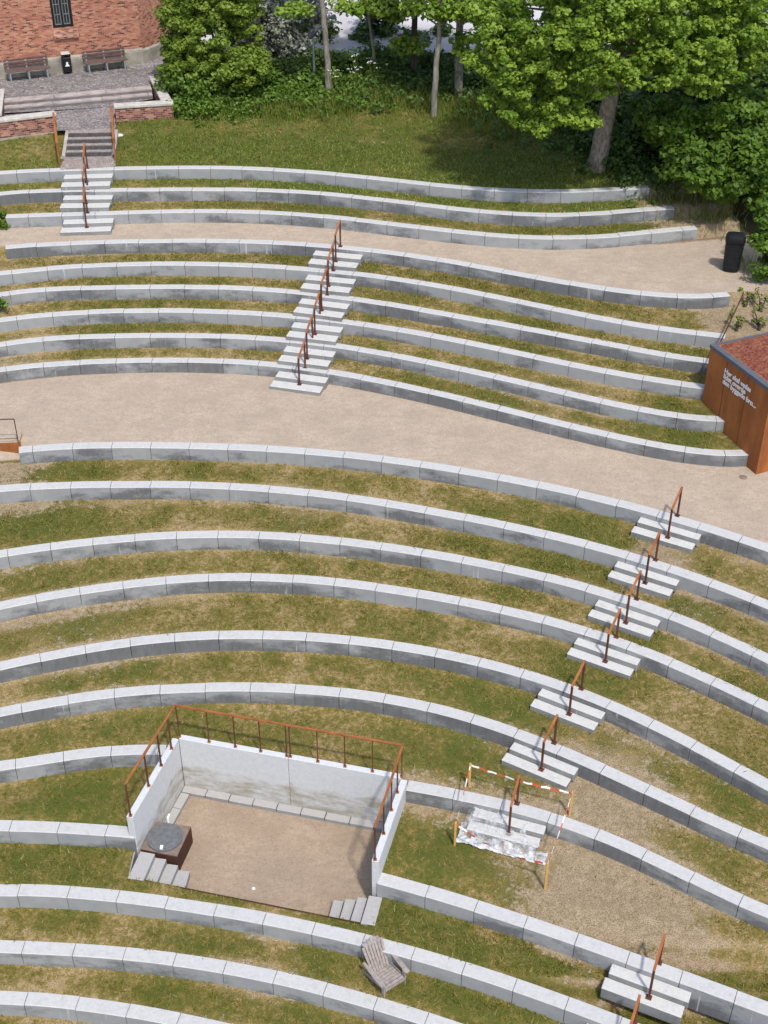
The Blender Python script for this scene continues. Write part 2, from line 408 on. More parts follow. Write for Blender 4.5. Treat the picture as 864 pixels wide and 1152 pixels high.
# ------------------------------------------------------------------ terrace curves (photo pixels of the top front edge)
RB, RC = .37, .42
CUR = {
 'A1': (3.33, [(0,195.5),(65,193),(125,190.5),(160,189.5),(225,190),(287,191.5),(355,195),(438,203),(508,211.5),(543,214.3),(576,215.8),(643,216),(676,214.7),(710,213.3),(731,211.7)]),
 'A2': (2.96, [(0,219.5),(66,216),(127,214.6),(160,214.5),(287,215.8),(371,219.5),(431,226),(495,234.3),(535,239.3),(576,242),(613,242.3),(649,242.2),(686,241),(722,238),(759,235)]),
 'A3': (2.59, [(6,245),(67,242.5),(127,241),(160,240),(287,240.3),(345,242.3),(415,250),(485,260),(558,266.3),(598,268),(636,268),(676,267.3),(713,265),(749,261),(785,257.3)]),
 'B1': (2.22, [(6,280),(43,277),(83,275.3),(150,273.3),(187,272.3),(287,273.5),(335,276.5),(408,282.5),(438,286),(508,296),(576,308.5),(623,317.3),(656,323.3),(700,330),(736,333.3),(779,334),(822,333.3)]),
 'B2': (1.85, [(0,309.3),(52,304),(90,301.3),(128,299.3),(187,298.5),(243,299),(288,300.4),(316,302.3),(372,307.5),(426,312.7),(463,318.3),(498,324),(533,331.7),(576,339.3),(608,346.7),(648,355),(688,361.7),(729,369.3),(769,375),(812,380)]),
 'B3': (1.48, [(0,333.3),(40,329),(80,326),(118,324.7),(158,324.7),(197,324.7),(233,325.7),(287,327),(306,327.7),(415,340),(451,346.7),(485,353.3),(521,360),(560,366),(576,368.8),(596,372),(636,380),(676,388.3),(718,396),(759,402.7),(797,408.3)]),
 'B4': (1.11, [(0,361.7),(23,359),(62,355.7),(100,352.7),(140,351.3),(178,351.3),(217,352),(257,353),(287,354.4),(405,365.7),(443,372.3),(478,379),(515,385.7),(551,392.3),(588,401),(626,408.3),(666,416.7),(708,425),(751,431.7),(798,438.3)]),
 'B5': (.74, [(0,389.3),(7,389.3),(43,384),(80,381.7),(116,380.3),(153,379.3),(193,379.3),(233,380),(287,382),(310,383.7),(385,391.7),(421,398.3),(458,405),(493,412.3),(531,420.7),(568,428),(608,438.3),(646,446.7),(689,456.2),(731,465),(774,471.3),(821,473.5)]),
 'B6': (.37, [(0,418),(14,417),(50,412.3),(92,410),(130,408),(170,407.3),(208,407.7),(247,409),(286,410.4),(308,412),(396,425),(428,430.7),(470,441),(521,450.7),(545,458.3),(576,465.5),(619,476.7),(676,490),(726,500),(763,507.7),(796,511),(843,511.7)]),
 'C1': (0.0, [(21,509.3),(67,505.7),(110,504),(155,503.3),(198,504),(240,505),(286,507),(325,509.3),(368,512.7),(410,516.7),(448,521.7),(486,527.3),(525,533.3),(565,540.5),(603,549.5),(648,558.3),(693,568.3),(743,581.7),(786,595),(829,609.3),(864,620)]),
 'C2': (-RC, [(0,553.3),(8,552.3),(55,550),(100,548.3),(145,548.3),(190,548.3),(235,549.3),(287,552),(321,554.3),(365,560),(408,565.7),(451,572.3),(495,580),(538,588.3),(576,596.7),(628,608.3),(673,620),(716,631),(768,649),(816,666),(864,685)]),
 'C3': (-2*RC, [(0,626.7),(43,620),(90,614),(137,609.3),(183,606.7),(228,605),(288,605),(316,606),(360,610),(403,615),(448,621.7),(493,628.3),(538,636.7),(576,644),(629,656.7),(674,670),(716,683.3),(769,703),(813,721),(864,746.7)]),
 'C4': (-3*RC, [(0,685),(10,683.3),(60,674),(110,665),(157,659),(205,655.7),(252,653.3),(288,653),(345,655.3),(390,660),(436,666.7),(481,673.3),(526,682.3),(571,692),(619,703),(669,716.7),(713,735),(761,751.7),(809,775),(859,798.3)]),
 'C5': (-4*RC, [(0,754.3),(18,749.3),(70,739.3),(123,730),(170,724),(218,720.7),(267,718.3),(311,718),(358,721),(406,726.7),(455,732.7),(503,741.7),(553,751.7),(576,757.3),(601,767),(646,783),(693,801.7),(743,825),(789,848.3),(838,875),(864,890)]),
 'C6': (-5*RC, [(0,806),(52,796),(103,787.3),(155,782.3),(205,779),(257,777.7),(288,777.3),(356,780.7),(405,786.7),(453,795),(501,805),(550,818.3),(596,836),(649,860),(696,878.3),(746,901.7),(801,928.5),(856,951.7)]),
 'C7': (-6*RC, [(0,866.7),(33,861.7),(88,854),(142,849),(183,847.7),(452,890),(503,896),(554,907.4),(607,922),(661,942),(714,963.3),(768,988.3),(821,1013.3),(864,1033)]),
 'C8': (-7*RC, [(0,935),(43,935.7),(100,937.7),(148,942.7),(425,996),(476,1009.3),(531,1023.3),(576,1035.5),(643,1060),(723,1091.7),(763,1108.3),(826,1129.3),(864,1140)]),
 'C9': (-8*RC, [(0,1007.7),(50,1008.3),(105,1012.7),(162,1018.3),(215,1026),(270,1035),(325,1046),(383,1058.3),(441,1073.3),(496,1088.3),(551,1106.7),(611,1126.7),(673,1150),(740,1176)]),
 'C10': (-9*RC, [(0,1071.7),(43,1072.7),(100,1076.7),(157,1081.7),(213,1089.3),(270,1098.3),(326,1110),(386,1126),(443,1143.3),(475,1153),(540,1175)]),
 'C11': (-10*RC, [(0,1129.3),(58,1133.3),(115,1139.3),(173,1150),(230,1161),(290,1175)]),
}
ORDER = ['C11','C10','C9','C8','C7','C6','C5','C4','C3','C2','C1','B6','B5','B4','B3','B2','B1','A3','A2','A1']
class Curve:
    def __init__(s, z, px):
        P = np.array([U(x, y, z)[:] for x, y in px]); s.z = z
        X = P[:, 0]; Y = P[:, 1]; s.a, s.b = X.min(), X.max()
        deg = 7 if len(X) > 17 else (6 if len(X) > 13 else 4)
        s.cf = np.polynomial.chebyshev.Chebyshev.fit(X, Y, deg)
        s.d = s.cf.deriv(); s.res = np.abs(s.cf(X) - Y).max()
        # end slopes averaged over the last 1.2 m so that the run-on stays calm
        s.sa = (s.cf(s.a + 1.2) - s.cf(s.a)) / 1.2; s.sb = (s.cf(s.b) - s.cf(s.b - 1.2)) / 1.2
    def y(s, x):
        x = np.asarray(x, float); L = 7.0
        xc = np.clip(x, s.a, s.b); y = s.cf(xc)
        hi = x - s.b; lo = s.a - x
        y = y + np.where(hi > 0, s.sb * L * (1 - np.exp(-np.maximum(hi, 0) / L)), 0)
        y = y - np.where(lo > 0, s.sa * L * (1 - np.exp(-np.maximum(lo, 0) / L)), 0)
        return y
K = {k: Curve(z, px) for k, (z, px) in CUR.items()}
DT = {k: (.30 if k[0] == 'C' else .28) for k in K}        # seat depth
FT = {k: (.37 if k[0] == 'C' else .335) for k in K}       # face left showing
for k in ORDER: print(k, 'fit', round(K[k].res, 3))

# ------------------------------------------------------------------ ground profile
def vnoise(x, y, s, seed=0):
    x = np.asarray(x) * s + seed * 17.3; y = np.asarray(y) * s - seed * 9.1
    xi = np.floor(x).astype(int); yi = np.floor(y).astype(int); fx = x - xi; fy = y - yi
    fx = fx * fx * (3 - 2 * fx); fy = fy * fy * (3 - 2 * fy)
    def h(a, b):
        n = (a * 374761393 + b * 668265263 + seed * 974711) & 0x7fffffff
        n = ((n ^ (n >> 13)) * 1274126177) & 0x7fffffff
        return ((n ^ (n >> 16)) & 0xffff) / 65535.0
    return (h(xi, yi) * (1 - fx) + h(xi + 1, yi) * fx) * (1 - fy) + (h(xi, yi + 1) * (1 - fx) + h(xi + 1, yi + 1) * fx) * fy
def fbm(x, y, s, seed=0, o=4):
    v = 0; a = .5; t = 0
    for k in range(o): v = v + a * vnoise(x, y, s * 2 ** k, seed + k); t += a; a *= .55
    return v / t

XC = np.concatenate([[-400, -150, -70, -40], np.arange(-26, 26.01, .2), [40, 70, 150, 400]])
def knots():
    ky = []; kz = []; kind = []
    y0 = K['C11'].y(XC)
    ky += [np.minimum(y0 - 40, -60), y0 - 3.2, y0 - .9]; kz += [-5.6, -5.3, -4.62]; kind += ['g', 'g', 'g']
    prev = None
    for k in ORDER:
        c = K[k]; y = c.y(XC)
        if prev is not None: y = np.maximum(y, prev + .45)
        ky += [y + .03, y + DT[k] - .03]; kz += [c.z - FT[k], c.z - .012]
        kind += ['w', {'C1': 'p2', 'B1': 'p1'}.get(k, 'g')]
        prev = y + DT[k]
    for dy, z in ((2.5, 3.62), (6, 4.05), (10, 4.3), (18, 4.5), (40, 4.7), (400, 5)):
        ky.append(prev + dy); kz.append(z); kind.append('g')
    return ky, kz, kind
KY, KZ, KIND = knots()
KYA = np.array(KY); KZA = np.array(KZ)
def ground_z(x, y):
    ys = np.array([np.interp(x, XC, KYA[i]) for i in range(len(KY))])
    return float(np.interp(y, ys, KZA))
def gpt(px, py, it=24):               # pixel -> point on the ground profile
    z = 0.0; d = ray(px, py); t = 8.0
    while t < 400:
        x, y, zz = d[0] * t, d[1] * t, CAMH + d[2] * t
        if zz < ground_z(x, y): break
        t += .25
    lo, hi = t - .25, t
    for _ in range(it):
        m = (lo + hi) / 2
        if CAMH + d[2] * m < ground_z(d[0] * m, d[1] * m): hi = m
        else: lo = m
    return Vector((d[0] * hi, d[1] * hi, CAMH + d[2] * hi))

# colour zones: worn soil, greener spots, leaf litter under the trees
def spots(lst): return [(gpt(x, y), r, a) for x, y, r, a in lst]
DIRT = spots([(640,995,1.6,.8),(700,1030,1.6,.8),(585,985,1.2,.5),(745,1040,.9,.4),(30,595,2.6,.4),(120,700,2.0,.3),(60,770,2.2,.3),
  (20,535,1.0,.9),(440,890,.9,.6),(500,890,1.2,.6),(640,880,1.3,.5),(720,860,1.5,.45),(690,1050,1.5,.5),(700,905,1.0,.4),
  (600,625,1.6,.45),(780,690,1.4,.6),(745,618,.8,.9),(718,655,.7,.7),(310,555,1.5,.3),(350,585,1.2,.35),(290,1090,.9,.5),
  (740,215,1.6,.7),(780,235,1.8,.9),(770,200,1.6,.7),(800,250,1.5,.9),(30,430,1.4,.3),(700,465,2,.3),(560,430,2,.25),
  (515,160,1.4,.85),(420,155,1.1,.6),(395,128,.8,.6),(600,155,.7,.6),(850,345,1.6,1.0),(842,368,1.5,1.0),(835,385,1.2,1.0),(815,340,.6,.5),(640,475,1.6,.2),(15,425,1.2,.6),(330,158,.8,.35),(145,165,.5,.5)])
GREEN = spots([(100,890,1.6,.6),(380,840,2.2,.55),(550,1055,1.6,.55),(570,1045,1.2,.3),(700,1080,1.0,.4),(80,970,1.5,.4),(60,275,1.5,0),
  (670,510,.9,0),(740,480,1.1,.4),(800,470,1,.5),(770,430,1.1,.45),(600,200,4,.5),(640,175,3,.45),(90,530,1.0,.5),(360,190,4,.25),(300,165,3,.15),(780,380,1,.4),(690,330,1,.2),(470,1040,1.2,.3),
  (50,600,1.4,.3),(640,600,1.4,.25),(690,700,1.2,.2),(220,950,.1,0),(560,640,2,.15),(330,190,2.5,.4),(240,205,2,.4),(560,225,3,.5)])
LITTER_PX = [(150,120),(196,132),(260,120),(330,118),(420,104),(470,112),(560,118),(630,150),(690,196),(745,205),(800,226),(830,250),(850,300),(864,330)]
LIT = np.array([gpt(x, y)[:2] for x, y in LITTER_PX])

def zone_of(x, y, strip, tpos):
    n = fbm(x, y, .45, 3); n2 = fbm(x, y, 1.7, 8)
    g = .37 + (n - .5) * 1.1 + (n2 - .5) * .9
    # turf is thickest mid-terrace, worn thin along the foot of the seats and behind them
    g = g + .16 * np.sin(np.pi * np.clip(tpos, 0, 1))
    d = .95 * np.clip(1 - (1 - tpos) / .38, 0, 1) * np.clip(fbm(x, y, .6, 21) * 2.4 - .72 + .30 * np.clip((-x - 1.5) / 4, 0, 1), 0, 1) + .45 * np.clip(1 - tpos / .15, 0, 1)
    for p, r, a in DIRT: d = d + a * .72 * (.55 + .9 * fbm(x, y, 1.1, 31)) * np.exp(-(((x - p.x) ** 2 + (y - p.y) ** 2) / r ** 2))
    for p, r, a in GREEN:
        e = np.exp(-(((x - p.x) ** 2 + (y - p.y) ** 2) / r ** 2)); g = g + a * .5 * e; d = d - a * .8 * e
    up_ = np.clip((y - K['A1'].y(x) + .1) * 3, 0, 1); g = g + .22 * up_; d = d * (1 - .35 * up_)
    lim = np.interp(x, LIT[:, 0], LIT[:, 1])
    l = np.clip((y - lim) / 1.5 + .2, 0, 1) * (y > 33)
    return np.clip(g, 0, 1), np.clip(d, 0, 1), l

PIT_Z, RIM_Z = -3.88, -3.36
TL, TR = U(201, 831, -2.35), U(451, 876, -2.35)
TLn, TRn = U(149, 920, -2.35), U(418, 968, -2.35)
SL, SR = U(144, 987, RIM_Z), U(404, 1039, RIM_Z)
SRo = U(421, 1042, RIM_Z); SRb = U(431, 1010, RIM_Z)
PITPOLY = [SL, SRo, SRb, Vector((TRn.x + .07, TRn.y, 0)), TR + (TR - TL).normalized() * .07, TL - (TR - TL).normalized() * .07, Vector((TLn.x - .07, TLn.y, 0))]

CARVE = [([U(62.5, 141, 3.78), U(129.5, 136, 3.78), U(140, 116.5, 4.24) + Vector((0, .15, 0)), U(194, 115.5, 4.24) + Vector((-.2, .15, 0)), U(178, 85, 4.24) + Vector((-.15, 0, 0)), Vector((-6.6, 60, 0)), Vector((-24, 60, 0)), U(-110, 147, 4.24) + Vector((0, .15, 0)), U(62, 127.5, 4.24) + Vector((0, .15, 0))], 3.3),
         ([U(-120, 519, 0), U(34, 510, 0), U(34, 498.6, 0), U(-120, 501.5, 0)], -.36),
         ([U(69, 189.5, 3.34), U(129, 187.5, 3.34), U(127, 146, 3.78), U(73, 148, 3.78)], 3.2)]
def carve(x, y, z):
    z = np.array(z, float)
    for poly, zt_ in CARVE:
        ins = np.zeros(len(x), bool); n = len(poly)
        for i in range(n):
            a, b = poly[i], poly[(i + 1) % n]
            c = (a.y > y) != (b.y > y)
            with np.errstate(divide='ignore', invalid='ignore'): xi = (b.x - a.x) * (y - a.y) / ((b.y - a.y) or 1e-9) + a.x
            ins ^= c & (x < xi)
        z = np.where(ins, np.minimum(z, zt_), z)
    return z
def build_ground():
    rows = []      # (y array, z array, kind of the strip that starts here, t)
    for i in range(len(KY) - 1):
        kind = KIND[i]; dy = float(np.median(KY[i + 1] - KY[i]))
        n = 2 if kind == 'w' else max(3, min(26, int(dy / .16)))
        if dy > 20: n = 8
        for j in range(n):
            t = j / n
            rows.append((KY[i] * (1 - t) + KY[i + 1] * t, KZ[i] * (1 - t) + KZ[i + 1] * t, kind, t))
    rows.append((KY[-1], np.full_like(XC, KZ[-1]), 'end', 1))
    nx = len(XC)
    V = np.zeros((len(rows), nx, 3)); Z = np.zeros((len(rows), nx, 4)); Z[..., 3] = 1
    for r, (y, z, kind, t) in enumerate(rows):
        V[r, :, 0] = XC; V[r, :, 1] = y
        zz = z + np.zeros(nx)
        edge = min(t, 1 - t) * 6
        if kind == 'g' and edge > 0: zz = zz + (fbm(XC, y, 1.2, 5) - .5) * .07 * min(1, edge)
        if kind in ('p1', 'p2') and edge > 0: zz = zz + (fbm(XC, y, .6, 6) - .5) * .04 * min(1, edge)
        V[r, :, 2] = zz
        V[r, :, 2] = carve(XC, y, zz)
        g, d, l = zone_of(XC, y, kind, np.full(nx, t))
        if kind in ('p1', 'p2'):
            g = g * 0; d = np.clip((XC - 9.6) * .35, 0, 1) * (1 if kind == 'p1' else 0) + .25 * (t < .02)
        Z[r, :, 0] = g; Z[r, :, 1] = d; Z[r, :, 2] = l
    def emit(name, kinds, mat, cut=False):
        use = {}; vs = []; zs = []; fs = []
        for r in range(len(rows) - 1):
            if rows[r][2] not in kinds: continue
            for rr in (r, r + 1):
                if rr not in use:
                    use[rr] = len(vs) // 1; vs.extend(V[rr]); zs.extend(Z[rr])
            a, b = use[r], use[r + 1]
            for c in range(nx - 1): fs.append((a + c, a + c + 1, b + c + 1, b + c))
        me = bpy.data.meshes.new(name); me.from_pydata([tuple(v) for v in vs], [], fs)
        at = me.attributes.new('zone', 'FLOAT_COLOR', 'POINT'); at.data.foreach_set('color', np.array(zs).ravel())
        me.materials.append(mat)
        me.polygons.foreach_set('use_smooth', [True] * len(fs))
        if cut:
            bm = bmesh.new(); bm.from_mesh(me)
            lay = None
            n = len(PITPOLY)
            xs = [p.x for p in PITPOLY]; ys = [p.y for p in PITPOLY]
            near = [f for f in bm.faces if min(xs) - .6 < f.calc_center_median().x < max(xs) + .6 and min(ys) - .6 < f.calc_center_median().y < max(ys) + .6]
            for i in range(n):
                a, b = PITPOLY[i], PITPOLY[(i + 1) % n]
                nrm = Vector((b.y - a.y, a.x - b.x, 0)).normalized()
                near = [f for f in near if f.is_valid]
                geom = list(near) + list({e for f in near for e in f.edges}) + list({v for f in near for v in f.verts})
                res = bmesh.ops.bisect_plane(bm, geom=geom, plane_co=Vector((a.x, a.y, 0)), plane_no=nrm, dist=1e-5)
                near = list({f for f in res['geom'] if isinstance(f, bmesh.types.BMFace)} | {f for f in near if f.is_valid})
            def inside(p):
                ins = False
                for i in range(n):
                    a, b = PITPOLY[i], PITPOLY[(i + 1) % n]
                    if (a.y > p.y) != (b.y > p.y) and p.x < (b.x - a.x) * (p.y - a.y) / (b.y - a.y) + a.x: ins = not ins
                return ins
            dele = [f for f in bm.faces if min(xs) < f.calc_center_median().x < max(xs) and min(ys) < f.calc_center_median().y < max(ys) and inside(f.calc_center_median())]
            bmesh.ops.delete(bm, geom=dele, context='FACES')
            bm.to_mesh(me); bm.free()
        o = bpy.data.objects.new(name, me); COL.objects.link(o)
        tag(o, kind='structure'); return o
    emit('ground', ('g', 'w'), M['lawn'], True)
    emit('gravel_path', ('p1',), M['gravel'])
    emit('gravel_path', ('p2',), M['gravel'])
build_ground()

def in_pit(x, y, m=.0):
    ins = False; n = len(PITPOLY)
    for i in range(n):
        a, b = PITPOLY[i], PITPOLY[(i + 1) % n]
        if (a.y > y) != (b.y > y) and x < (b.x - a.x) * (y - a.y) / (b.y - a.y) + a.x: ins = not ins
    return ins

# ------------------------------------------------------------------ seat walls
def seat_wall(key, x0, x1, label, cat='seat wall', phase=None, L=1.0):
    c = K[key]; d = DT[key]; h = .62; cz = c.z; ch = .014
    xs = np.linspace(x0, x1, int((x1 - x0) / .02)); ys = c.y(xs)
    s = np.concatenate([[0], np.cumsum(np.hypot(np.diff(xs), np.diff(ys)))]); S = s[-1]
    first = 0 if phase is None else phase
    cuts = [0.0]; p = first if first > .15 else first + L
    while p < S - .15: cuts.append(p); p += L
    cuts.append(S)
    mb = MB()
    ox, oy = float(np.interp(S / 2, s, xs)), float(np.interp(S / 2, s, ys))
    prof = [(0, -h), (0, -ch), (ch, 0), (d - ch, 0), (d, -ch), (d, -h)]
    for a, b in zip(cuts[:-1], cuts[1:]):
        a2, b2 = a + .006, b - .006; n = 4
        jo, jz = random.uniform(-.006, .006), random.uniform(-.005, .005)
        vs = []
        for i in range(n + 1):
            t = a2 + (b2 - a2) * i / n
            x = np.interp(t, s, xs); y = np.interp(t, s, ys)
            e = .05; dx = np.interp(t + e, s, xs) - np.interp(t - e, s, xs); dy = np.interp(t + e, s, ys) - np.interp(t - e, s, ys)
            q = math.hypot(dx, dy); nx_, ny_ = -dy / q, dx / q
            for o_, zz in prof: vs.append((x + nx_ * (o_ + jo), y + ny_ * (o_ + jo), cz + zz + (jz if zz > -h else 0)))
        m = len(prof); fs = []
        for i in range(n):
            for k in range(m):
                k2 = (k + 1) % m
                fs.append((i * m + k, (i + 1) * m + k, (i + 1) * m + k2, i * m + k2))
        fs.append(tuple(range(m))); fs.append(tuple(n * m + k for k in range(m - 1, -1, -1)))
        mb.mesh(vs, fs)
    o = mb.build('seat_wall', M['wall' + key], origin=(ox, oy, cz - FT[key]))
    return tag(o, label, cat, 'concrete seat walls of the open air terraces')

def xpx(key, px):                     # world x where the wall passes photo column px
    c = K[key]; lo, hi = -25., 25.
    for _ in range(40):
        m = (lo + hi) / 2; y = float(c.y(m))
        dep = y * cp - (c.z - CAMH) * sp
        if 432 + FPX * m / dep < px: lo = m
        else: hi = m
    return lo
LEFT, RIGHT = -260, 1090
ordn = ['first', 'second', 'third', 'fourth', 'fifth', 'sixth', 'seventh', 'eighth', 'ninth', 'tenth', 'eleventh']
aw = {'A1': (LEFT, 731, 'topmost concrete seat wall, along the lower edge of the tree-shaded lawn'),
      'A2': (LEFT, 759, 'concrete seat wall between the topmost one and the one lining the upper gravel path'),
      'A3': (6, 785, 'long curved concrete seat wall along the back of the upper gravel path')}
for k, (a, b, lab) in aw.items(): seat_wall(k, xpx(k, a), xpx(k, b), lab, phase=random.uniform(.2, .9))
bl = ['grey stained concrete seat wall along the front edge of the upper gravel path', 'second concrete seat wall below the upper gravel path, running to the rust shed',
      'third concrete seat wall below the upper gravel path, running to the rust shed', 'third concrete seat wall above the wide gravel path, ending at the lettered rust shed',
      'second concrete seat wall above the wide gravel path, ending at the lettered rust shed', 'curved concrete seat wall along the back of the wide gravel path']
for i, (b, lab) in enumerate(zip((822, 816, 803, 803, 823, 845), bl)):
    k = 'B%d' % (i + 1); seat_wall(k, xpx(k, 6 if i == 0 else LEFT), xpx(k, b), lab, phase=random.uniform(.2, .9))
for i in range(6):
    k = 'C%d' % (i + 1)
    lab = 'concrete seat wall along the front edge of the wide gravel path' if i == 0 else '%s concrete seat wall downhill of the wide gravel path' % ordn[i]
    seat_wall(k, xpx(k, 21 if i == 0 else LEFT), xpx(k, RIGHT), lab, phase=random.uniform(.2, .9))
seat_wall('C7', xpx('C7', LEFT), TL.x - .28, 'concrete seat wall meeting the left side of the sunken pit near its back corner')
seat_wall('C7', TR.x + .10, xpx('C7', RIGHT), 'concrete seat wall from the back right pit corner, behind the taped-off steps')
seat_wall('C8', xpx('C8', LEFT), TLn.x - .02, 'short concrete seat wall meeting the front left end of the sunken pit')
seat_wall('C8', TRn.x + .10, xpx('C8', RIGHT), 'concrete seat wall from the front right end of the pit to the nearest full steps')
seat_wall('C9', xpx('C9', LEFT), xpx('C9', RIGHT), 'concrete seat wall in front of the sunken pit, behind the wooden chair')
seat_wall('C10', xpx('C10', LEFT), xpx('C10', 800), 'concrete seat wall just in front of the wooden chair')
seat_wall('C11', xpx('C11', LEFT), xpx('C11', 600), 'lowest concrete seat wall, at the bottom edge of the picture')

# ------------------------------------------------------------------ steps and handrails
def frame(key, px):
    x = xpx(key, px); c = K[key]; y = float(c.y(x)); e = .3
    sl_ = (float(c.y(x + e)) - float(c.y(x - e))) / (2 * e)
    return Vector((x, y, c.z)), math.atan(sl_)
def make_steps(wd, rs, tr, foot):
    root = thing('concrete_steps', 'x', 'steps')
    a = MB(); a.box(-wd / 2, wd / 2, -tr, -.006, -.34, -rs); a.build('step', M['step'], root, bevel=.012)
    off = .05
    a = MB(); a.box(-wd / 2 - off, wd / 2 - off, -2 * tr - .02, -tr - .004, -.55, -2 * rs); a.build('step', M['step'], root, bevel=.012)
    return root
def make_rail(back, low, hl, rs):
    root = thing('handrail', 'x', 'handrail')
    u = Vector((0, back, 0)); l = Vector((0, -low, -2 * rs))
    hu, hv = .80, .80
    for base, hh in ((u, hu), (l, hv)):
        p = MB(); p.bar(base, base + Vector((0, 0, hh)), .045, .03); p.build('post', M['corten_dark'], root)
        q = MB(); q.box(base.x - .055, base.x + .055, base.y - .055, base.y + .055, base.z, base.z + .014); q.build('foot_plate', M['corten_dark'], root)
    r = MB(); r.bar(l + Vector((0, -.02, hv + .012)), u + Vector((0, .02, hu + .012)), .05, .024); r.build('rail', M['corten'], root)
    return root
SG, HG = 'two-slab concrete steps on the terraces', 'rusty handrails on the terrace steps'
protoA = make_steps(1.5, .12, .34, .335); protoB = make_steps(1.45, .12, .33, .335); protoC = make_steps(1.50, .13, .245, .37)
railB = make_rail(.16, .40, .8, .12); railC = make_rail(.24, .37, .8, .13)
def put(proto, used, loc, rz, label, group):
    o = proto if not used.get(proto.name) else copy_tree(proto)
    used[proto.name] = True
    o.location = loc; o.rotation_euler = (0, 0, rz); o['label'] = label; o['group'] = group
    return o
used = {}
C_ST = {'C1': 755.5, 'C2': 730.5, 'C3': 709, 'C4': 686, 'C5': 646, 'C6': 615, 'C7': 575, 'C8': 734, 'C9': 706}
cl = {'C1': 'at the front edge of the wide gravel path', 'C7': 'inside the striped tape, under clear plastic', 'C8': 'at bottom right, nearest in full view', 'C9': 'cut off by the bottom edge'}
for i, (k, px) in enumerate(C_ST.items()):
    p, a = frame(k, px)
    wh = cl.get(k, 'at the %s seat wall below the wide path' % ordn[i])
    put(protoC, used, p, a, 'pale concrete double steps ' + wh, SG)
    put(railC, used, p + Vector((.06, 0, 0)), a, 'rusty steel handrail over the steps ' + wh, HG)
for i, px in enumerate((381.5, 373.5, 366.5, 358.5, 350, 341.5)):
    k = 'B%d' % (i + 1); p, a = frame(k, px)
    wh = ['at the front edge of the upper gravel path', 'at the second seat wall down from the upper path', 'at the third seat wall down from the upper path', 'at the third seat wall up from the wide path', 'at the second seat wall up from the wide path', 'at the back edge of the wide gravel path'][i]
    put(protoB, used, p, a, 'grey concrete double steps ' + wh, SG)
    put(railB, used, p, a, 'thin rusty handrail over the steps ' + wh, HG)
for i in range(3):
    k = 'A%d' % (i + 1); p, a = frame(k, 99.5)
    wh = ['on the topmost seat wall below the brick stair', 'on the middle one of the three uppermost seat walls', 'down to the upper gravel path, below the brick stair'][i]
    put(protoA, used, p, a, 'white double steps ' + wh, SG)
    o = copy_tree(railB); o.location = p + Vector((-.04, 0, 0)); o.rotation_euler = (0, 0, a); o['label'] = 'rusty handrail over the white steps ' + wh

# ------------------------------------------------------------------ sunken pit
ex = (TR - TL).normalized(); ey = Vector((-ex.y, ex.x, 0)); CP = (TL + TR + TLn + TRn) / 4
def pit_prism(mb, pts, z0, z1, mi=0): mb.hexa([(p.x, p.y, z0) for p in pts], [(p.x, p.y, z1) for p in pts], mi)
pitw = thing('pit_retaining_wall', 'pale cast concrete wall round three sides of the sunken gravel pit', 'retaining wall', (CP.x, CP.y, PIT_Z))
o_ = Vector((CP.x, CP.y, PIT_Z))
T = .14
dl = (TL - TLn).normalized(); dr = (TR - TRn).normalized()
mid = (TL + TR) / 2
for a, b in ((TL - ex * .0, mid - ex * .004), (mid + ex * .004, TR)):
    m_ = MB(); pit_prism(m_, [a - o_, b - o_, b + ey * T - o_, a + ey * T - o_], -.3, -2.35 - PIT_Z); m_.build('back_panel', M['pitwall'], pitw, bevel=.008)
nl = Vector((-dl.y, dl.x, 0)); nr = Vector((dr.y, -dr.x, 0))
m_ = MB(); pit_prism(m_, [TLn + nl * T - o_, TLn - o_, TL - dl * .003 - o_, TL + nl * T - dl * .003 - o_], -.3, -2.352 - PIT_Z); m_.build('side_panel', M['pitwall'], pitw, bevel=.008)
m_ = MB(); pit_prism(m_, [TRn - o_, TRn + nr * T - o_, TR + nr * T - dr * .003 - o_, TR - dr * .003 - o_], -.3, -2.352 - PIT_Z); m_.build('side_panel', M['pitwall'], pitw, bevel=.008)
# kerb stones along the foot of the walls
kb = MB(); n = 9
for i in range(n):
    a = TL + (TR - TL) * (i / n) + ex * .008; b = TL + (TR - TL) * ((i + 1) / n) - ex * .008
    pit_prism(kb, [a - ey * .20 - o_, b - ey * .20 - o_, b - ey * .004 - o_, a - ey * .004 - o_], -.1, .10 + random.uniform(-.008, .008))
n = 3
for i in range(n):
    a = TLn + (TL - ey * .21 - TLn) * (.35 + .65 * i / n); b = TLn + (TL - ey * .21 - TLn) * (.35 + .65 * (i + 1) / n) - dl * .012
    pit_prism(kb, [a - nl * .004 - o_, a - nl * .2 - o_, b - nl * .2 - o_, b - nl * .004 - o_], -.1, .10)
kb.build('kerb', M['slab'], pitw, bevel=.01)
fl = MB(); fl.poly([(p.x, p.y, PIT_Z) for p in (SL - ex * .1, SRo + ex * .05, SRb + ex * .02, TR + ex * .1 + ey * .1, TL - ex * .1 + ey * .1)])
f = fl.build('pit_floor', M['pitgravel']); tag(f, kind='structure')
bm = bmesh.new(); bm.from_mesh(f.data); bmesh.ops.subdivide_edges(bm, edges=bm.edges, cuts=1); bm.to_mesh(f.data); bm.free()
ed = MB(); ed.bar(SL - Vector((0, 0, .3)), SRo - Vector((0, 0, .3)), .02, .64)
e = ed.build('steel_edging', M['rustplate'], origin=SL); tag(e, 'thin dark steel edge along the front of the sunken pit', 'edging')
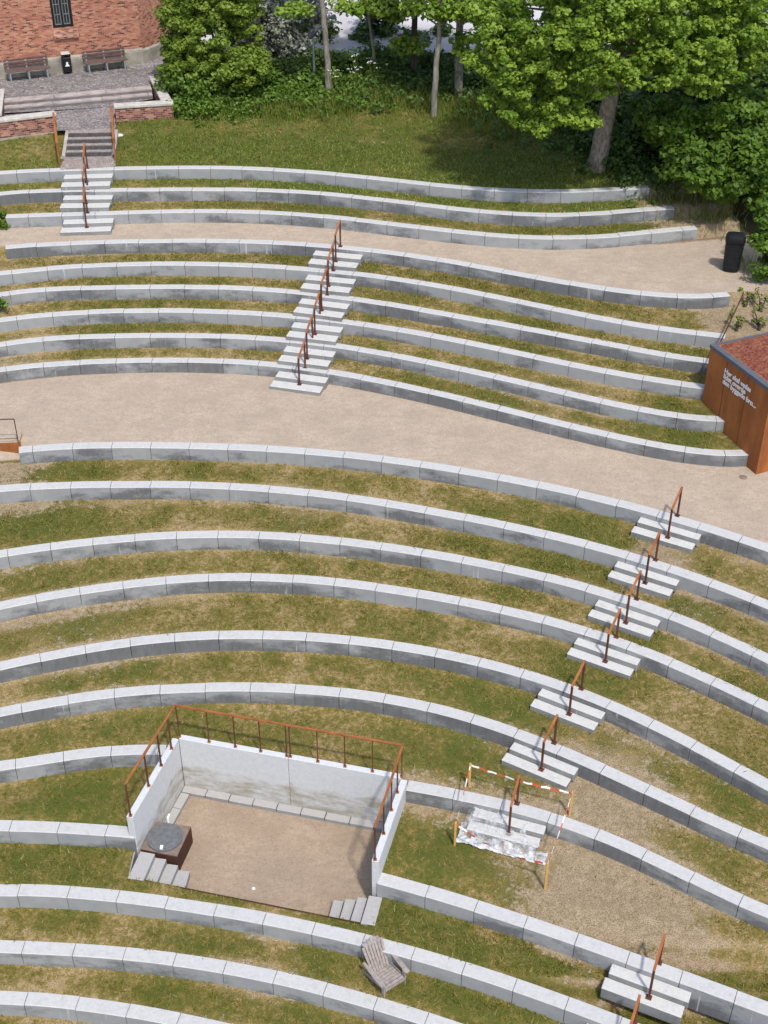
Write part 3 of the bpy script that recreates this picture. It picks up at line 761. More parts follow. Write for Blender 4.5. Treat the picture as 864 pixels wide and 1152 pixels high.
# side closures of the front corners
for a, b in ((TLn + nl * .07, SL), (SRb, SRo)):
    cw = MB(); cw.bar(Vector((a.x, a.y, RIM_Z - .3)), Vector((b.x, b.y, RIM_Z - .3)), .03, .6)
    cw.build('corner_plate', M['slab'], pitw).location = -o_
def slabsteps(q, label, zs):
    c = U(*q[0][0], zs[0]); root = thing('pit_steps', label, 'steps', (c.x, c.y, PIT_Z), 0, 'small step flights at the pit corners')
    for quad, z in zip(q, zs):
        p = [U(x, y, z) - Vector((c.x, c.y, PIT_Z)) for x, y in quad]
        m = MB(); m.hexa([(v.x, v.y, -.02) for v in p], [(v.x, v.y, z - PIT_Z) for v in p]); m.build('step', M['slab'], root, bevel=.01)
k7 = lambda x, y: (350 + x / 7.2, 930 + y / 7.2)
zs = [RIM_Z + .03, RIM_Z - .10, RIM_Z - .23, RIM_Z - .36]
slabsteps([[k7(400, 782), k7(515, 800), k7(580, 572), k7(468, 555)], [k7(313, 770), k7(398, 785), k7(455, 576), k7(378, 566)],
           [k7(228, 750), k7(308, 768), k7(365, 592), k7(278, 580)], [k7(142, 727), k7(224, 746), k7(265, 600), k7(180, 592)]], 'four grey slab steps at the front right corner of the pit', zs)
k6 = lambda x, y: (130 + x / 6.646, 910 + y / 6.646)
slabsteps([[k6(90, 515), k6(208, 535), k6(295, 335), k6(185, 315)], [k6(208, 535), k6(305, 555), k6(380, 374), k6(290, 362)],
           [k6(310, 556), k6(405, 572), k6(468, 420), k6(385, 408)], [k6(407, 574), k6(520, 590), k6(555, 464), k6(472, 455)]], 'four stained slab steps at the front left corner of the pit by the lidded box', zs)
# lidded box
bz = RIM_Z - .02
q = [U(*k6(*p), bz) for p in ((185, 300), (460, 355), (565, 130), (300, 92))]
c = (q[0] + q[1] + q[2] + q[3]) / 4; base = Vector((c.x, c.y, PIT_Z))
bx_ = thing('well_box', 'rusty square box with a round grey cast lid in the pit corner', 'manhole box', base)
b = MB(); b.hexa([(v.x - c.x, v.y - c.y, 0) for v in q], [(v.x - c.x, v.y - c.y, bz - PIT_Z - .02) for v in q]); b.build('body', M['rustplate'], bx_, bevel=.006)
b = MB(); b.hexa([((v.x - c.x) * .985, (v.y - c.y) * .985, bz - PIT_Z - .02) for v in q], [((v.x - c.x) * .985, (v.y - c.y) * .985, bz - PIT_Z) for v in q]); b.build('top_board', M['boxwood'], bx_)
lc = U(*k6(368, 212), bz + .03) - base
b = MB(); H0 = bz - PIT_Z
b.lathe([(.37, H0 + .001), (.37, H0 + .045), (.345, H0 + .055), (.335, H0 + .045), (.30, H0 + .045), (.29, H0 + .055), (.07, H0 + .055), (.06, H0 + .065), (.02, H0 + .066)], (lc.x, lc.y), 40)
lid = b.build('lid', M['lid'], bx_, smooth=True)
b = MB(); hp = U(*k6(345, 290), bz + .05) - base; b.box(hp.x - .03, hp.x + .03, hp.y - .05, hp.y + .04, H0 + .05, H0 + .085); b.build('handle', M['white'], lid)
b = MB(); hp = U(*k6(395, 105), bz) - base
b.tube([(hp.x, hp.y, H0 - .3), (hp.x, hp.y, H0 + .16), (hp.x + .03, hp.y + .07, H0 + .2)], .025, 8); b.build('white_pipe', M['white'], bx_)
# guard rail around the pit
gr = thing('guard_rail', 'orange rusty guard rail on top of the sunken pit wall', 'railing', (CP.x, CP.y, -2.35))
g0 = Vector((CP.x, CP.y, -2.35)); RH = .92
ins = .06
cL = TL + ey * ins - ex * .02; cR = TR + ey * ins + ex * .02; nL = TLn + nl * ins + dl * .04; nR = TRn + nr * ins + dr * .04
for a, b in ((nL, cL), (cL, cR), (cR, nR)):
    r = MB(); r.bar(a - g0 + Vector((0, 0, RH)), b - g0 + Vector((0, 0, RH)), .048, .03); r.build('top_rail', M['corten'], gr)
def posts(a, b, ts, w=.024):
    for t_ in ts:
        p = a + (b - a) * t_ - g0
        m = MB(); m.bar(p, p + Vector((0, 0, RH - .016)), w, w); m.build('post', M['corten_dark'], gr)
        m = MB(); m.box(p.x - .035, p.x + .035, p.y - .035, p.y + .035, 0, .012); m.build('foot_plate', M['corten'], gr)
posts(nL, cL, (0.0, .36, .62, .84), .032); posts(cL, cR, (0.003, .14, .26, .375, .492, .508, .63, .75, .87, .997)); posts(cR, nR, (.2, .42, .7, 1.0), .032)
# pebble patch
p = U(120 + 408 / 2.469, 780 + 543 / 2.469, PIT_Z); m = MB(); m.lathe([(.035, 0), (.04, .015), (.02, .03)], (0, 0), 7)
o = m.build('stone', M['white']); o.location = p; tag(o, 'small white stone on the pit gravel', 'stone')

# ------------------------------------------------------------------ taped-off steps
pC7, aC7 = frame('C7', 573); MC7 = Matrix.Translation(pC7) @ Matrix.Rotation(aC7, 4, 'Z')
def drape(u, v):                      # surface of the step pair in its own frame
    if v > -.245: z = -.13
    elif v > -.52: z = -.26
    else: z = -.40
    if abs(u) > .80: z = min(z, -.30)
    return z
nu, nv = 64, 40; sh = MB(); vs = []
for j in range(nv + 1):
    for i in range(nu + 1):
        u = -.90 + 1.84 * i / nu; v = -.82 + .78 * j / nv
        wob = mnoise.noise(Vector((u * 2.5, v * 2.5, 1))) * .10
        vv = v + wob * (1 - j / nv) ; uu = u + wob * .7
        zs_ = [drape(uu + a, vv + b) for a in (-.05, 0, .05) for b in (-.06, 0, .06)]
        z = sum(zs_) / 9 + .025 + abs(mnoise.noise(Vector((u * 6, v * 6, 5)))) * (.05 + .07 * (j < nv * .35)) + abs(mnoise.noise(Vector((u * 13, v * 11, 9)))) * .05
        vs.append(MC7 @ Vector((uu, vv, z)) - pC7)
fs = []
for j in range(nv):
    for i in range(nu):
        u = -1.0 + 2.02 * i / nu; v = j / nv
        k = mnoise.noise(Vector((u * 1.6, v * 2.2, 3.3)))
        if v > .5 and k > .12 and abs(u) < .9: continue           # torn open over the upper slab
        if u > .45 + k and v > .30 : continue
        if u < -.9 + .25 * k and v > .6: continue
        fs.append((j * (nu + 1) + i, j * (nu + 1) + i + 1, (j + 1) * (nu + 1) + i + 1, (j + 1) * (nu + 1) + i))
sh.mesh(vs, fs); o = sh.build('plastic_sheet', M['plastic'], smooth=True)
hv_ = o.data.attributes.new('hem', 'FLOAT', 'POINT'); hv_.data.foreach_set('value', [max(0.0, 1 - j / (nv * .38)) for j in range(nv + 1) for i in range(nu + 1)]); o.location = pC7
tag(o, 'crumpled clear plastic sheet draped over the taped-off steps', 'plastic sheet')
def stake(px, base_py, h, label):
    p = gpt(px, base_py); m = MB(); m.box(-.022, .022, -.022, .022, -.15, h); m.hexa([(-.022, -.022, h), (.022, -.022, h), (.022, .022, h), (-.022, .022, h)], [(-.004, -.004, h + .03), (.004, -.004, h + .03), (.004, .004, h + .03), (-.004, .004, h + .03)])
    o = m.build('wooden_stake', M['stakewood']); o.location = p
    tag(o, label, 'stake', 'stakes holding the barrier tape'); return p + Vector((0, 0, h - .03))
s1 = stake(527.8, 885, .68, 'wooden stake of the tape barrier nearest the pit, behind the seat wall')
s2 = stake(640.7, 917, .68, 'wooden stake of the tape barrier behind the wall on the right')
s3 = stake(511.5, 951, .68, 'wooden stake of the tape barrier at its front left')
s4 = stake(613, 1000, .78, 'wooden stake of the tape barrier at its front right')
def ribbon(path, width=.046):
    vs = []; al = []; s = 0; fs = []
    for i, p in enumerate(path):
        if i: s += (p - path[i - 1]).length
        tw = mnoise.noise(Vector((s * .9, 3, 1))) * 1.2
        d = (path[min(i + 1, len(path) - 1)] - path[max(i - 1, 0)]).normalized()
        sd = d.cross(Vector((0, 0, 1))).normalized(); up = sd.cross(d)
        wv = (up * math.cos(tw) + sd * math.sin(tw)) * width / 2
        vs += [p - wv, p + wv]; al += [s, s]
    for i in range(len(path) - 1): fs.append((2 * i, 2 * i + 1, 2 * i + 3, 2 * i + 2))
    return vs, fs, al
path = []
seq = [s1, s2, s4, s3, s1]
for (a, b), sag in zip(zip(seq[:-1], seq[1:]), (.07, .10, .22, .05)):
    for i in range(28):
        t_ = i / 28; path.append(a + (b - a) * t_ - Vector((0, 0, sag * 4 * t_ * (1 - t_) + .012 * math.sin(i * 1.7))))
path.append(s1.copy())
rv, rf, al = ribbon(path)
me = bpy.data.meshes.new('barrier_tape'); me.from_pydata([tuple(v - s1) for v in rv], [], rf); me.materials.append(M['tape'])
at = me.attributes.new('along', 'FLOAT', 'POINT'); at.data.foreach_set('value', al)
o = bpy.data.objects.new('barrier_tape', me); COL.objects.link(o); o.location = s1
tag(o, 'red and white striped barrier tape strung round the plastic-covered steps', 'barrier tape')
md = o.modifiers.new('thick', 'SOLIDIFY'); md.thickness = .002

# ------------------------------------------------------------------ garden chair
pc = gpt(434, 1102)
fd = Vector((.58, -.81, 0)); ang = math.atan2(fd.y, fd.x) + math.pi / 2
ch = thing('garden_chair', 'weathered grey slatted wooden armchair with a fan back on the grass', 'chair', pc, ang); ch.scale = (.84, .84, .84)
# local: front = -y, width along x
m = MB()
for i in range(6):
    y = -.34 + i * .092; z = .27 - .11 * (i / 5.0) + (.0 if i else -.01)
    m.box(-.265, .265, y, y + .072, z - .022, z)
m.box(-.265, .265, -.365, -.35, .17, .255); m.build('seat', M['greywood'], ch, bevel=.004)
m = MB()
for i in range(7):
    s_ = i - 3; lean = .48; ln = .84 - .014 * s_ * s_ - (.02 if abs(s_) == 3 else 0)
    x0 = s_ * .068; x1 = s_ * .083
    a = Vector((x0, .20, .13)); bb = Vector((x1, .20 + ln * math.sin(lean) * 1.05, .13 + ln * math.cos(lean)))
    d = (bb - a).normalized(); m.bar(a, bb, .062, .02, up=(0, 1, .4))
m.bar((-.22, .46, .50), (.22, .46, .50), .03, .05); m.build('backrest', M['greywood'], ch, bevel=.003)
for s_ in (-1, 1):
    m = MB(); xo = s_ * .335
    m.hexa([(xo - .05, -.40, .435), (xo + .05, -.40, .435), (xo + .06, -.1, .435), (xo - .06, -.1, .435)], [(xo - .05, -.40, .46), (xo + .05, -.40, .46), (xo + .06, -.1, .46), (xo - .06, -.1, .46)])
    m.hexa([(xo - .06, -.1, .435), (xo + .06, -.1, .435), (xo + .03, .40, .425), (xo - .03, .40, .425)], [(xo - .06, -.1, .46), (xo + .06, -.1, .46), (xo + .03, .40, .45), (xo - .03, .40, .45)])
    m.build('armrest', M['greywood'], ch)
    m = MB(); m.box(s_ * .285 - .014, s_ * .285 + .014, -.36, -.25, -.02, .434); m.build('front_leg', M['greywood'], ch, bevel=.004)
    m = MB(); m.hexa([(s_ * .30 - .013, -.36, .26), (s_ * .30 + .013, -.36, .26), (s_ * .30 + .013, .50, -.03), (s_ * .30 - .013, .50, -.03)], [(s_ * .30 - .013, -.36, .265), (s_ * .30 + .013, -.36, .265), (s_ * .30 + .013, .50, .07), (s_ * .30 - .013, .50, .07)])
    m.build('rear_leg', M['greywood'], ch)

# ------------------------------------------------------------------ rusty shed with sedum roof
N0 = U(850, 535, 0.0); HS = 2.42
Nf = U(800, 388, HS)
lf = (Vector((Nf.x, Nf.y, 0)) - Vector((N0.x, N0.y, 0))); LS = lf.length; lf.normalize()      # along left face, away
rt = Vector((-lf.y, lf.x, 0)); rt = rt if rt.x > 0 else -rt                                    # to the right
shed = thing('rust_shed', 'rusty steel shed with white lettering and red sedum roof on the right', 'shed', N0, 0)
def SP(a, b, z): p = lf * a + rt * b; return Vector((p.x, p.y, z))
W_ = 4.2
m = MB(); m.hexa([SP(0, 0, -.2), SP(0, W_, -.2), SP(LS, W_, -.2), SP(LS, 0, -.2)], [SP(0, 0, HS - .01), SP(0, W_, HS - .01), SP(LS, W_, HS - .01), SP(LS, 0, HS - .01)])
body = m.build('body', M['corten_box'], shed)
m = MB(); E = .15
def strip(a0, a1, b0, b1, z0, z1): m.hexa([SP(a0, b0, z0), SP(a0, b1, z0), SP(a1, b1, z0), SP(a1, b0, z0)], [SP(a0, b0, z1), SP(a0, b1, z1), SP(a1, b1, z1), SP(a1, b0, z1)])
strip(-.02, LS + .02, -.02, E, HS - .09, HS + .012); strip(-.02, E, E + .002, W_, HS - .09, HS + .012); strip(LS - .06, LS + .02, E + .002, W_, HS - .09, HS + .012)
m.build('parapet', M['darkmetal'], shed)
m = MB(); nx_, ny_ = 40, 40; vs = []
for j in range(ny_ + 1):
    for i in range(nx_ + 1):
        a = E + (LS - .06 - E) * i / nx_; b_ = E + (W_ - E) * j / ny_
        q = SP(a, b_, 0); ed_ = min(i, nx_ - i, j, ny_ - j)
        vs.append((q.x, q.y, HS - .02 + (.02 + .06 * abs(mnoise.noise(Vector((a * 5, b_ * 5, 0)))) + random.uniform(0, .03)) * min(1, ed_ / 2)))
m.mesh(vs, [(j * (nx_ + 1) + i, j * (nx_ + 1) + i + 1, (j + 1) * (nx_ + 1) + i + 1, (j + 1) * (nx_ + 1) + i) for j in range(ny_) for i in range(nx_)])
m.build('sedum_roof', M['sedum'], shed)
# seams of the steel plates
m = MB()
for a in (LS * .36, LS * .70): m.bar(SP(a, -.003, .1), SP(a, -.003, HS - .1), .012, .006)
m.build('plate_seam', M['corten_dark'], shed)
fd_ = bpy.data.curves.new('lettering', 'FONT'); fd_.body = 'Her skal vedas\nlidet overtje\nden byggede bro...'
fd_.size = .185; fd_.extrude = .006; fd_.space_line = .80; fd_.offset = .004
tob = bpy.data.objects.new('lettering_tmp', fd_); COL.objects.link(tob)
bpy.context.view_layer.update()
tme = bpy.data.meshes.new_from_object(tob.evaluated_get(bpy.context.evaluated_depsgraph_get()))
bpy.data.objects.remove(tob)
tme.materials.clear(); tme.materials.append(M['white'])
tx = bpy.data.objects.new('lettering', tme); COL.objects.link(tx); tx.parent = shed
TXDIR = -lf; nrm = -rt
Mx = Matrix((TXDIR, Vector((0, 0, 1)), nrm)).transposed().to_4x4()
# start of the first line, from the photograph
dd = ray(816, 415); o0 = Vector((0, 0, CAMH)); tt = (N0 - o0).dot(nrm) / Vector(dd).dot(nrm)
st = o0 + Vector(dd) * tt - N0
Mx.translation = st + nrm * .012 - Vector((0, 0, .10))
tx.matrix_local = Mx
# thin steel edging climbing the bank behind the shed
pa, pb = U(806, 389, 2.3), U(838, 322, 2.6)
m = MB(); m.bar(pa - Vector((0, 0, .2)), pb - Vector((0, 0, .2)), .015, .09); o = m.build('steel_edging', M['corten_dark'], origin=pa)
tag(o, 'rusty steel edging strip climbing the sandy bank behind the shed', 'edging')
# drain cover
p = gpt(836, 537); m = MB(); m.lathe([(.10, -.03), (.10, .008), (.08, .012), (.02, .012)], (0, 0), 20); o = m.build('drain_cover', M['boxwood']); o.location = p
tag(o, 'small round drain cover in the gravel before the rust shed', 'drain cover')

# rusty box with thin guard at the left edge
A_, B_ = U(-26, 500.3, .0), U(22, 498.8, .0)
bx = thing('retaining_plate', 'low rusty steel retaining plate with a thin guard frame at the left edge', 'retaining plate', A_)
ab = (B_ - A_); abn = ab.normalized(); bk = Vector((-abn.y, abn.x, 0))
m = MB(); m.hexa([-Vector((0, 0, .5)), ab - Vector((0, 0, .5)), ab + bk * .45 - Vector((0, 0, .5)), bk * .45 - Vector((0, 0, .5))], [Vector((0, 0, .02)), ab + Vector((0, 0, .02)), ab + bk * .45 + Vector((0, 0, .02)), bk * .45 + Vector((0, 0, .02))])
m.build('plate', M['corten_box'], bx)
m = MB(); z_ = Vector((0, 0, .026)); m.hexa([bk * .012 + z_ * .9, ab + bk * .012 - abn * .012 + z_ * .9, ab + bk * .44 - abn * .012 + z_ * .9, bk * .44 + z_ * .9], [bk * .012 + z_, ab + bk * .012 - abn * .012 + z_, ab + bk * .44 - abn * .012 + z_, bk * .44 + z_]); m.build('gravel_fill', M['gravel'], bx)
m = MB(); e0 = ab - abn * .03 + bk * .02
m.bar(e0, e0 + Vector((0, 0, .72)), .022, .022); m.bar(e0 + Vector((0, 0, .72)), Vector((0, 0, .72)) + bk * .02, .022, .022); m.bar(e0 + Vector((0, 0, .14)), Vector((0, 0, .14)) + bk * .02, .012, .012)
m.build('guard_frame', M['corten_dark'], bx)

# ------------------------------------------------------------------ litter bin by the path
pb_ = U(822, 303, 2.25)
bn = thing('litter_bin', 'black plastic litter bin with domed lid at the end of the upper path', 'bin', pb_, R(-12))
m = MB(); prof = [(.205, 0), (.215, .03)]
for i in range(7): z = .10 + i * .11; prof += [(.222 + i * .004, z), (.23 + i * .004, z + .03), (.223 + i * .004, z + .06)]
prof += [(.25, .86)]
m.lathe(prof, (0, 0), 32, 0, 1.05, .9, 3.2); m.build('body', M['black'], bn, smooth=True)
m = MB(); m.lathe([(.262, .862), (.268, .90), (.262, .98), (.235, 1.05), (.15, 1.085), (.02, 1.09)], (0, 0), 32, 0, 1.06, .94, 3.2); m.build('lid', M['black'], bn, smooth=True)
m = MB(); m.box(-.15, .15, -.262, -.246, .90, .985); m.build('opening', M['blackmetal'], bn)

# ------------------------------------------------------------------ brick building and its forecourt
PZ1, PZ2 = 3.78, 4.04
fa, fb = U(0, 88.5, PZ2), U(158, 71, PZ2)
fx = (fb - fa).normalized(); frz = math.atan2(fx.y, fx.x); fn = Vector((fx.y, -fx.x, 0))
def fpx(x, y, out=0.0):               # pixel -> (along, up) on the facade plane
    d = Vector(ray(x, y)); o0 = Vector((0, 0, CAMH)); p0 = fa + fn * out
    t_ = (p0 - o0).dot(fn) / d.dot(fn); p = o0 + d * t_ - fa
    return p.dot(fx), p.z
bd = thing('brick_building', 'red brick building with a stone plinth and black latticed window', 'building', fa, frz)
cor = fpx(158, 40)[0]
wx0, wz0 = fpx(60, 32); wx1 = fpx(83, 30)[0]; wz1 = wz0 + 1.9
print('facade', cor, wx0, wx1, wz0, fpx(0, 67), fpx(92, 60))
HB = 7.5; X0 = -9.0
m = MB(); d_ = .35
m.box(X0, wx0, 0, d_, .4, HB); m.box(wx1, cor, 0, d_, .4, HB); m.box(wx0, wx1, 0, d_, .4, wz0); m.box(wx0, wx1, 0, d_, wz1, HB)
# return wall, turned away at the corner
ta = R(38); e2 = Vector((math.cos(ta), math.sin(ta), 0)) * 3.2; n2 = Vector((-math.sin(ta), math.cos(ta), 0)) * d_
m.hexa([(cor, 0, .4), (cor + e2.x, e2.y, .4), (cor + e2.x + n2.x, e2.y + n2.y, .4), (cor, d_, .4)], [(cor, 0, HB), (cor + e2.x, e2.y, HB), (cor + e2.x + n2.x, e2.y + n2.y, HB), (cor, d_, HB)])
m.box(X0, cor + 2, 6.0, 6.3, 0, HB); m.box(X0, X0 + .3, .4, 6.0, 0, HB)
m.build('wall', M['brick'], bd)
m = MB()
m.box(X0, cor + .03, -.09, d_ - .04, -.3, .46); m.hexa([(X0, -.09, .46), (cor + .03, -.09, .46), (cor + .03, .02, .46), (X0, .02, .46)], [(X0, -.02, .54), (cor + .02, -.02, .54), (cor + .02, .02, .54), (X0, .02, .54)])
o1 = Vector((math.sin(ta), -math.cos(ta), 0)) * .10
b0 = Vector((cor + .035, -.085, 0)); b1 = Vector((cor, 0, 0)) + e2 + o1
m.hexa([(b0.x, b0.y, -.3), (b1.x, b1.y, -.3), (b1.x - o1.x * 2, b1.y - o1.y * 2, -.3), (b0.x, .2, -.3)], [(b0.x, b0.y, .46), (b1.x, b1.y, .46), (b1.x - o1.x * 2, b1.y - o1.y * 2, .52), (b0.x, .2, .52)])
m.build('plinth', M['plinth'], bd, bevel=.02)
m = MB(); m.hexa([(X0 - .4, -.5, HB), (cor + 3, -.5, HB), (cor + 3, 6.7, HB), (X0 - .4, 6.7, HB)], [(X0 - .4, 3.0, HB + 2.6), (cor + 1, 3.0, HB + 2.6), (cor + 1, 3.2, HB + 2.6), (X0 - .4, 3.2, HB + 2.6)]); m.build('roof', M['rooftile'], bd)
win = MB(); fw = .09
for a in ((wx0, wx0 + fw, wz0, wz1), (wx1 - fw, wx1, wz0, wz1)): win.box(a[0], a[1], .03, .12, a[2], a[3])
win.box(wx0 + fw, wx1 - fw, .03, .12, wz0, wz0 + fw); win.box(wx0 + fw, wx1 - fw, .03, .12, wz1 - fw, wz1); xm = (wx0 + wx1) / 2; win.box(xm - .035, xm + .035, .035, .115, wz0 + fw, wz1 - fw)
wf = win.build('window', M['blackmetal'], bd)
g = MB(); g.box(wx0 + fw, wx1 - fw, .085, .095, wz0 + fw, wz1 - fw); g.build('pane', M['glass'], wf)
g = MB()
for s_ in (0, 1):
    xa = wx0 + fw if s_ == 0 else xm + .035; xb = xm - .035 if s_ == 0 else wx1 - fw
    g.box((xa + xb) / 2 - .012, (xa + xb) / 2 + .012, .05, .08, wz0 + fw, wz1 - fw)
    for i in range(1, 5): z = wz0 + fw + (wz1 - wz0 - 2 * fw) * i / 5; g.box(xa, xb, .052, .078, z - .012, z + .012)
    g.box(xa, xa + .03, .045, .082, wz0 + fw, wz1 - fw); g.box(xb - .03, xb, .045, .082, wz0 + fw, wz1 - fw); g.box(xa + .03, xb - .03, .047, .081, wz0 + fw, wz0 + fw + .03)
g.build('glazing_bar', M['muntin'], wf)
g = MB(); g.hexa([(wx0 - .03, -.10, wz0 - .36), (wx1 + .12, -.10, wz0 - .36), (wx1 + .12, .02, wz0 - .36), (wx0 - .03, .02, wz0 - .36)], [(wx0 - .03, -.10, wz0 - .30), (wx1 + .12, -.10, wz0 - .30), (wx1 + .12, .03, wz0 - .005), (wx0 - .03, .03, wz0 - .005)]); g.build('sill', M['sillbrick'], wf)

def on_court(x, y, z): return U(x, y, z)
# paving sheets
ua, ub = U(4, 114.5, PZ2), U(171, 99.5, PZ2)           # front edge of the upper step
la, lb = U(4, 121.5, PZ2 - .13), U(172, 106.5, PZ2 - .13)
sx_ = (ub - ua).normalized(); sn = Vector((-sx_.y, sx_.x, 0))
m = MB(); a0 = ua - sx_ * 6; b0 = ub + sx_ * 2.4
m.poly([a0 + sn * .3 , b0 + sn * .3, b0 + sn * 5, a0 + sn * 7]); o = m.build('plaza_paving', M['cobble']); tag(o, kind='structure')
m = MB(); q = [U(-60, 152, PZ1), U(128, 146, PZ1), U(128, 118, PZ1), U(185, 112, PZ1), U(185, 100, PZ1), U(-60, 120, PZ1)]
m.poly([(p.x, p.y, PZ1 + .006) for p in (U(62.5, 147.5, PZ1), U(129.5, 144, PZ1), U(129.5, 120, PZ1), lb + sx_ * .1, la - sx_ * 6, U(-120, 135, PZ1), U(62.5, 129, PZ1))]); o = m.build('plaza_paving', M['cobble']); tag(o, kind='structure')
for (a, b, z, lab) in ((la, lb, PZ2 - .13, 'lower one of the two long granite steps before the brick building'), (ua, ub, PZ2 + .004, 'upper one of the two long granite steps before the brick building')):
    a1 = a - sx_ * 4.5; m = MB(); L_ = (b - a1).length; p = 0
    while p < L_ - .05:
        e_ = min(L_, p + random.uniform(1.2, 1.8)); u0 = a1 + sx_ * (p + .004); u1 = a1 + sx_ * (e_ - .004)
        m.hexa([(v.x, v.y, z - .3) for v in (u0, u1, u1 + sn * .36, u0 + sn * .36)], [(v.x, v.y, z) for v in (u0, u1, u1 + sn * .36, u0 + sn * .36)]); p = e_
    a2_ = a1 - sn * .006; b2_ = b - sn * .006; m2 = MB(); m2.hexa([(v.x - a.x, v.y - a.y, -.1) for v in (a2_, b2_, b2_ + sn * .02, a2_ + sn * .02)], [(v.x - a.x, v.y - a.y, .10) for v in (a2_, b2_, b2_ + sn * .02, a2_ + sn * .02)])  # thin added plate, riser shade put into its darker colour
    o = m.build('granite_step', M['granite'], bevel=.01, origin=(a.x, a.y, z - .15)); m2.build('riser', M['risershade'], o); tag(o, lab, 'step', 'long granite steps of the forecourt')

# low brick walls with stone copings
def low_wall(pts, label, zt, zb, th=.30):
    c = pts[0]; root = thing('low_brick_wall', label, 'wall', (c.x, c.y, zb), 0, 'low brick walls round the forecourt')
    br = MB(); cpg = MB()
    for i, (a, b) in enumerate(zip(pts[:-1], pts[1:])):
        d = (b - a); d.z = 0; d.normalize(); nn = Vector((-d.y, d.x, 0))
        a2 = a + d * (th + .012 if i else 0); a2 = a2 - c; b2 = b - c
        f_ = [a2, b2, b2 + nn * th, a2 + nn * th]
        br.hexa([(v.x, v.y, -.3) for v in f_], [(v.x, v.y, zt - zb - .09) for v in f_])
        g_ = [a2 - nn * .03 - d * (.03 if not i else 0), b2 - nn * .03 + d * .03, b2 + nn * (th + .03) + d * .03, a2 + nn * (th + .03) - d * (.03 if not i else 0)]
        cpg.hexa([(v.x, v.y, zt - zb - .09) for v in g_], [(v.x, v.y, zt - zb) for v in g_])
    ft = MB()
    a, b = pts[0] - c, pts[1] - c; d = (b - a); d.z = 0; d.normalize(); nn = Vector((-d.y, d.x, 0))
    ft.hexa([(v.x, v.y, -.3) for v in (a - nn * .03, b - nn * .03, b + nn * .01, a + nn * .01)], [(v.x, v.y, .07) for v in (a - nn * .03, b - nn * .03, b + nn * .01, a + nn * .01)])
    br.build('brickwork', M['lowbrick'], root); cpg.build('coping', M['coping'], root, bevel=.012); ft.build('footing', M['plinth'], root)
zt = 4.24
r0, r1, r2 = U(129, 119.5, zt), U(194, 115.5, zt), U(178, 85, zt)
low_wall([r0, r1, r2], 'L-shaped low brick wall with pale coping right of the brick stair', zt, 3.60)
l0, l1 = U(-90, 146, zt), U(62, 127.5, zt)
low_wall([l0, l1], 'low brick wall with pale coping left of the brick stair', zt, 3.58)
lw0, lw1 = U(-14, 133, zt), U(-6, 100, zt)
low_wall([lw0 + Vector((.30, .5, 0)), lw1 + Vector((.30, 0, 0))], 'short low brick wall running back at the left edge of the forecourt', zt, 3.7)
# brick stair
stp = thing('brick_stair', 'paved stair of small setts between the two low brick walls', 'stairs', U(100, 185, 3.33))
so_ = U(100, 185, 3.33); nst = 4
pA, pB = U(74, 177, 3.33), U(125.5, 176, 3.33); pT = U(74, 147, PZ1); sd_ = (pB - pA); sd_.z = 0; wst = sd_.length; sd_.normalize(); bd_ = Vector((-sd_.y, sd_.x, 0)); run = (pT - pA).dot(bd_); rise = (PZ1 - 3.36) / nst
print('stair', run, rise, wst)
for i in range(nst):
    a = pA + bd_ * (run * i / nst); b = a + sd_ * wst; d2 = bd_ * (run / nst + .002 if i < nst - 1 else run / nst + .5)
    m = MB(); zt2 = 3.36 + rise * (i + 1)
    m.hexa([(v.x - so_.x, v.y - so_.y, -.2) for v in (a, b, b + d2, a + d2)], [(v.x - so_.x, v.y - so_.y, zt2 - so_.z) for v in (a, b, b + d2, a + d2)]); m.build('step', M['stairpave'], stp)
    f2 = [a - bd_ * .03 + sd_ * .01, b - bd_ * .03 - sd_ * .01, b + bd_ * .05 - sd_ * .01, a + bd_ * .05 + sd_ * .01]; m = MB(); m.hexa([(v.x - so_.x, v.y - so_.y, zt2 - rise - so_.z - .02) for v in f2], [(v.x - so_.x, v.y - so_.y, zt2 - so_.z + .004) for v in f2]); m.build('riser', M['darkstone'], stp, bevel=.006)
for s_ in (0, 1):
    a = pA + sd_ * (wst + .01 if s_ else -.12); b = a + sd_ * .11
    m = MB(); m.hexa([(v.x - so_.x, v.y - so_.y, -.2) for v in (a, b, b + bd_ * run, a + bd_ * run)], [(a.x - so_.x, a.y - so_.y, .06), (b.x - so_.x, b.y - so_.y, .06), ((b + bd_ * run).x - so_.x, (b + bd_ * run).y - so_.y, .46), ((a + bd_ * run).x - so_.x, (a + bd_ * run).y - so_.y, .46)]); m.build('side_kerb', M['granite'], stp)
m = MB(); q = [U(68, 190.5, 3.345), U(130, 187.5, 3.345), U(130, 172, 3.345), U(68, 173, 3.345)]; m.hexa([(p.x, p.y, 3.2) for p in q], [(p.x, p.y, 3.352) for p in q]); o = m.build('landing_paving', M['stairpave']); tag(o, kind='structure')
for (a, b, lab) in (((67.5, 186, 3.36), (63.5, 151, 3.75), 'left rusty handrail flanking the brick stair'), ((130.5, 181, 3.36), (128, 143, 3.75), 'right rusty handrail flanking the brick stair')):
    pa = U(*a); pb2 = U(*b); root = thing('stair_rail', lab, 'handrail', pa, 0, 'rusty handrails flanking the brick stair')
    d = pb2 - pa
    for t_ in (0, .5, 1.0):
        m = MB(); m.bar(d * t_ - Vector((0, 0, .05)), d * t_ + Vector((0, 0, .66)), .05, .035); m.build('post', M['corten'], root)
    m = MB(); m.bar(Vector((0, 0, .69)), d + Vector((0, 0, .69)), .07, .05); m.build('rail', M['corten'], root)
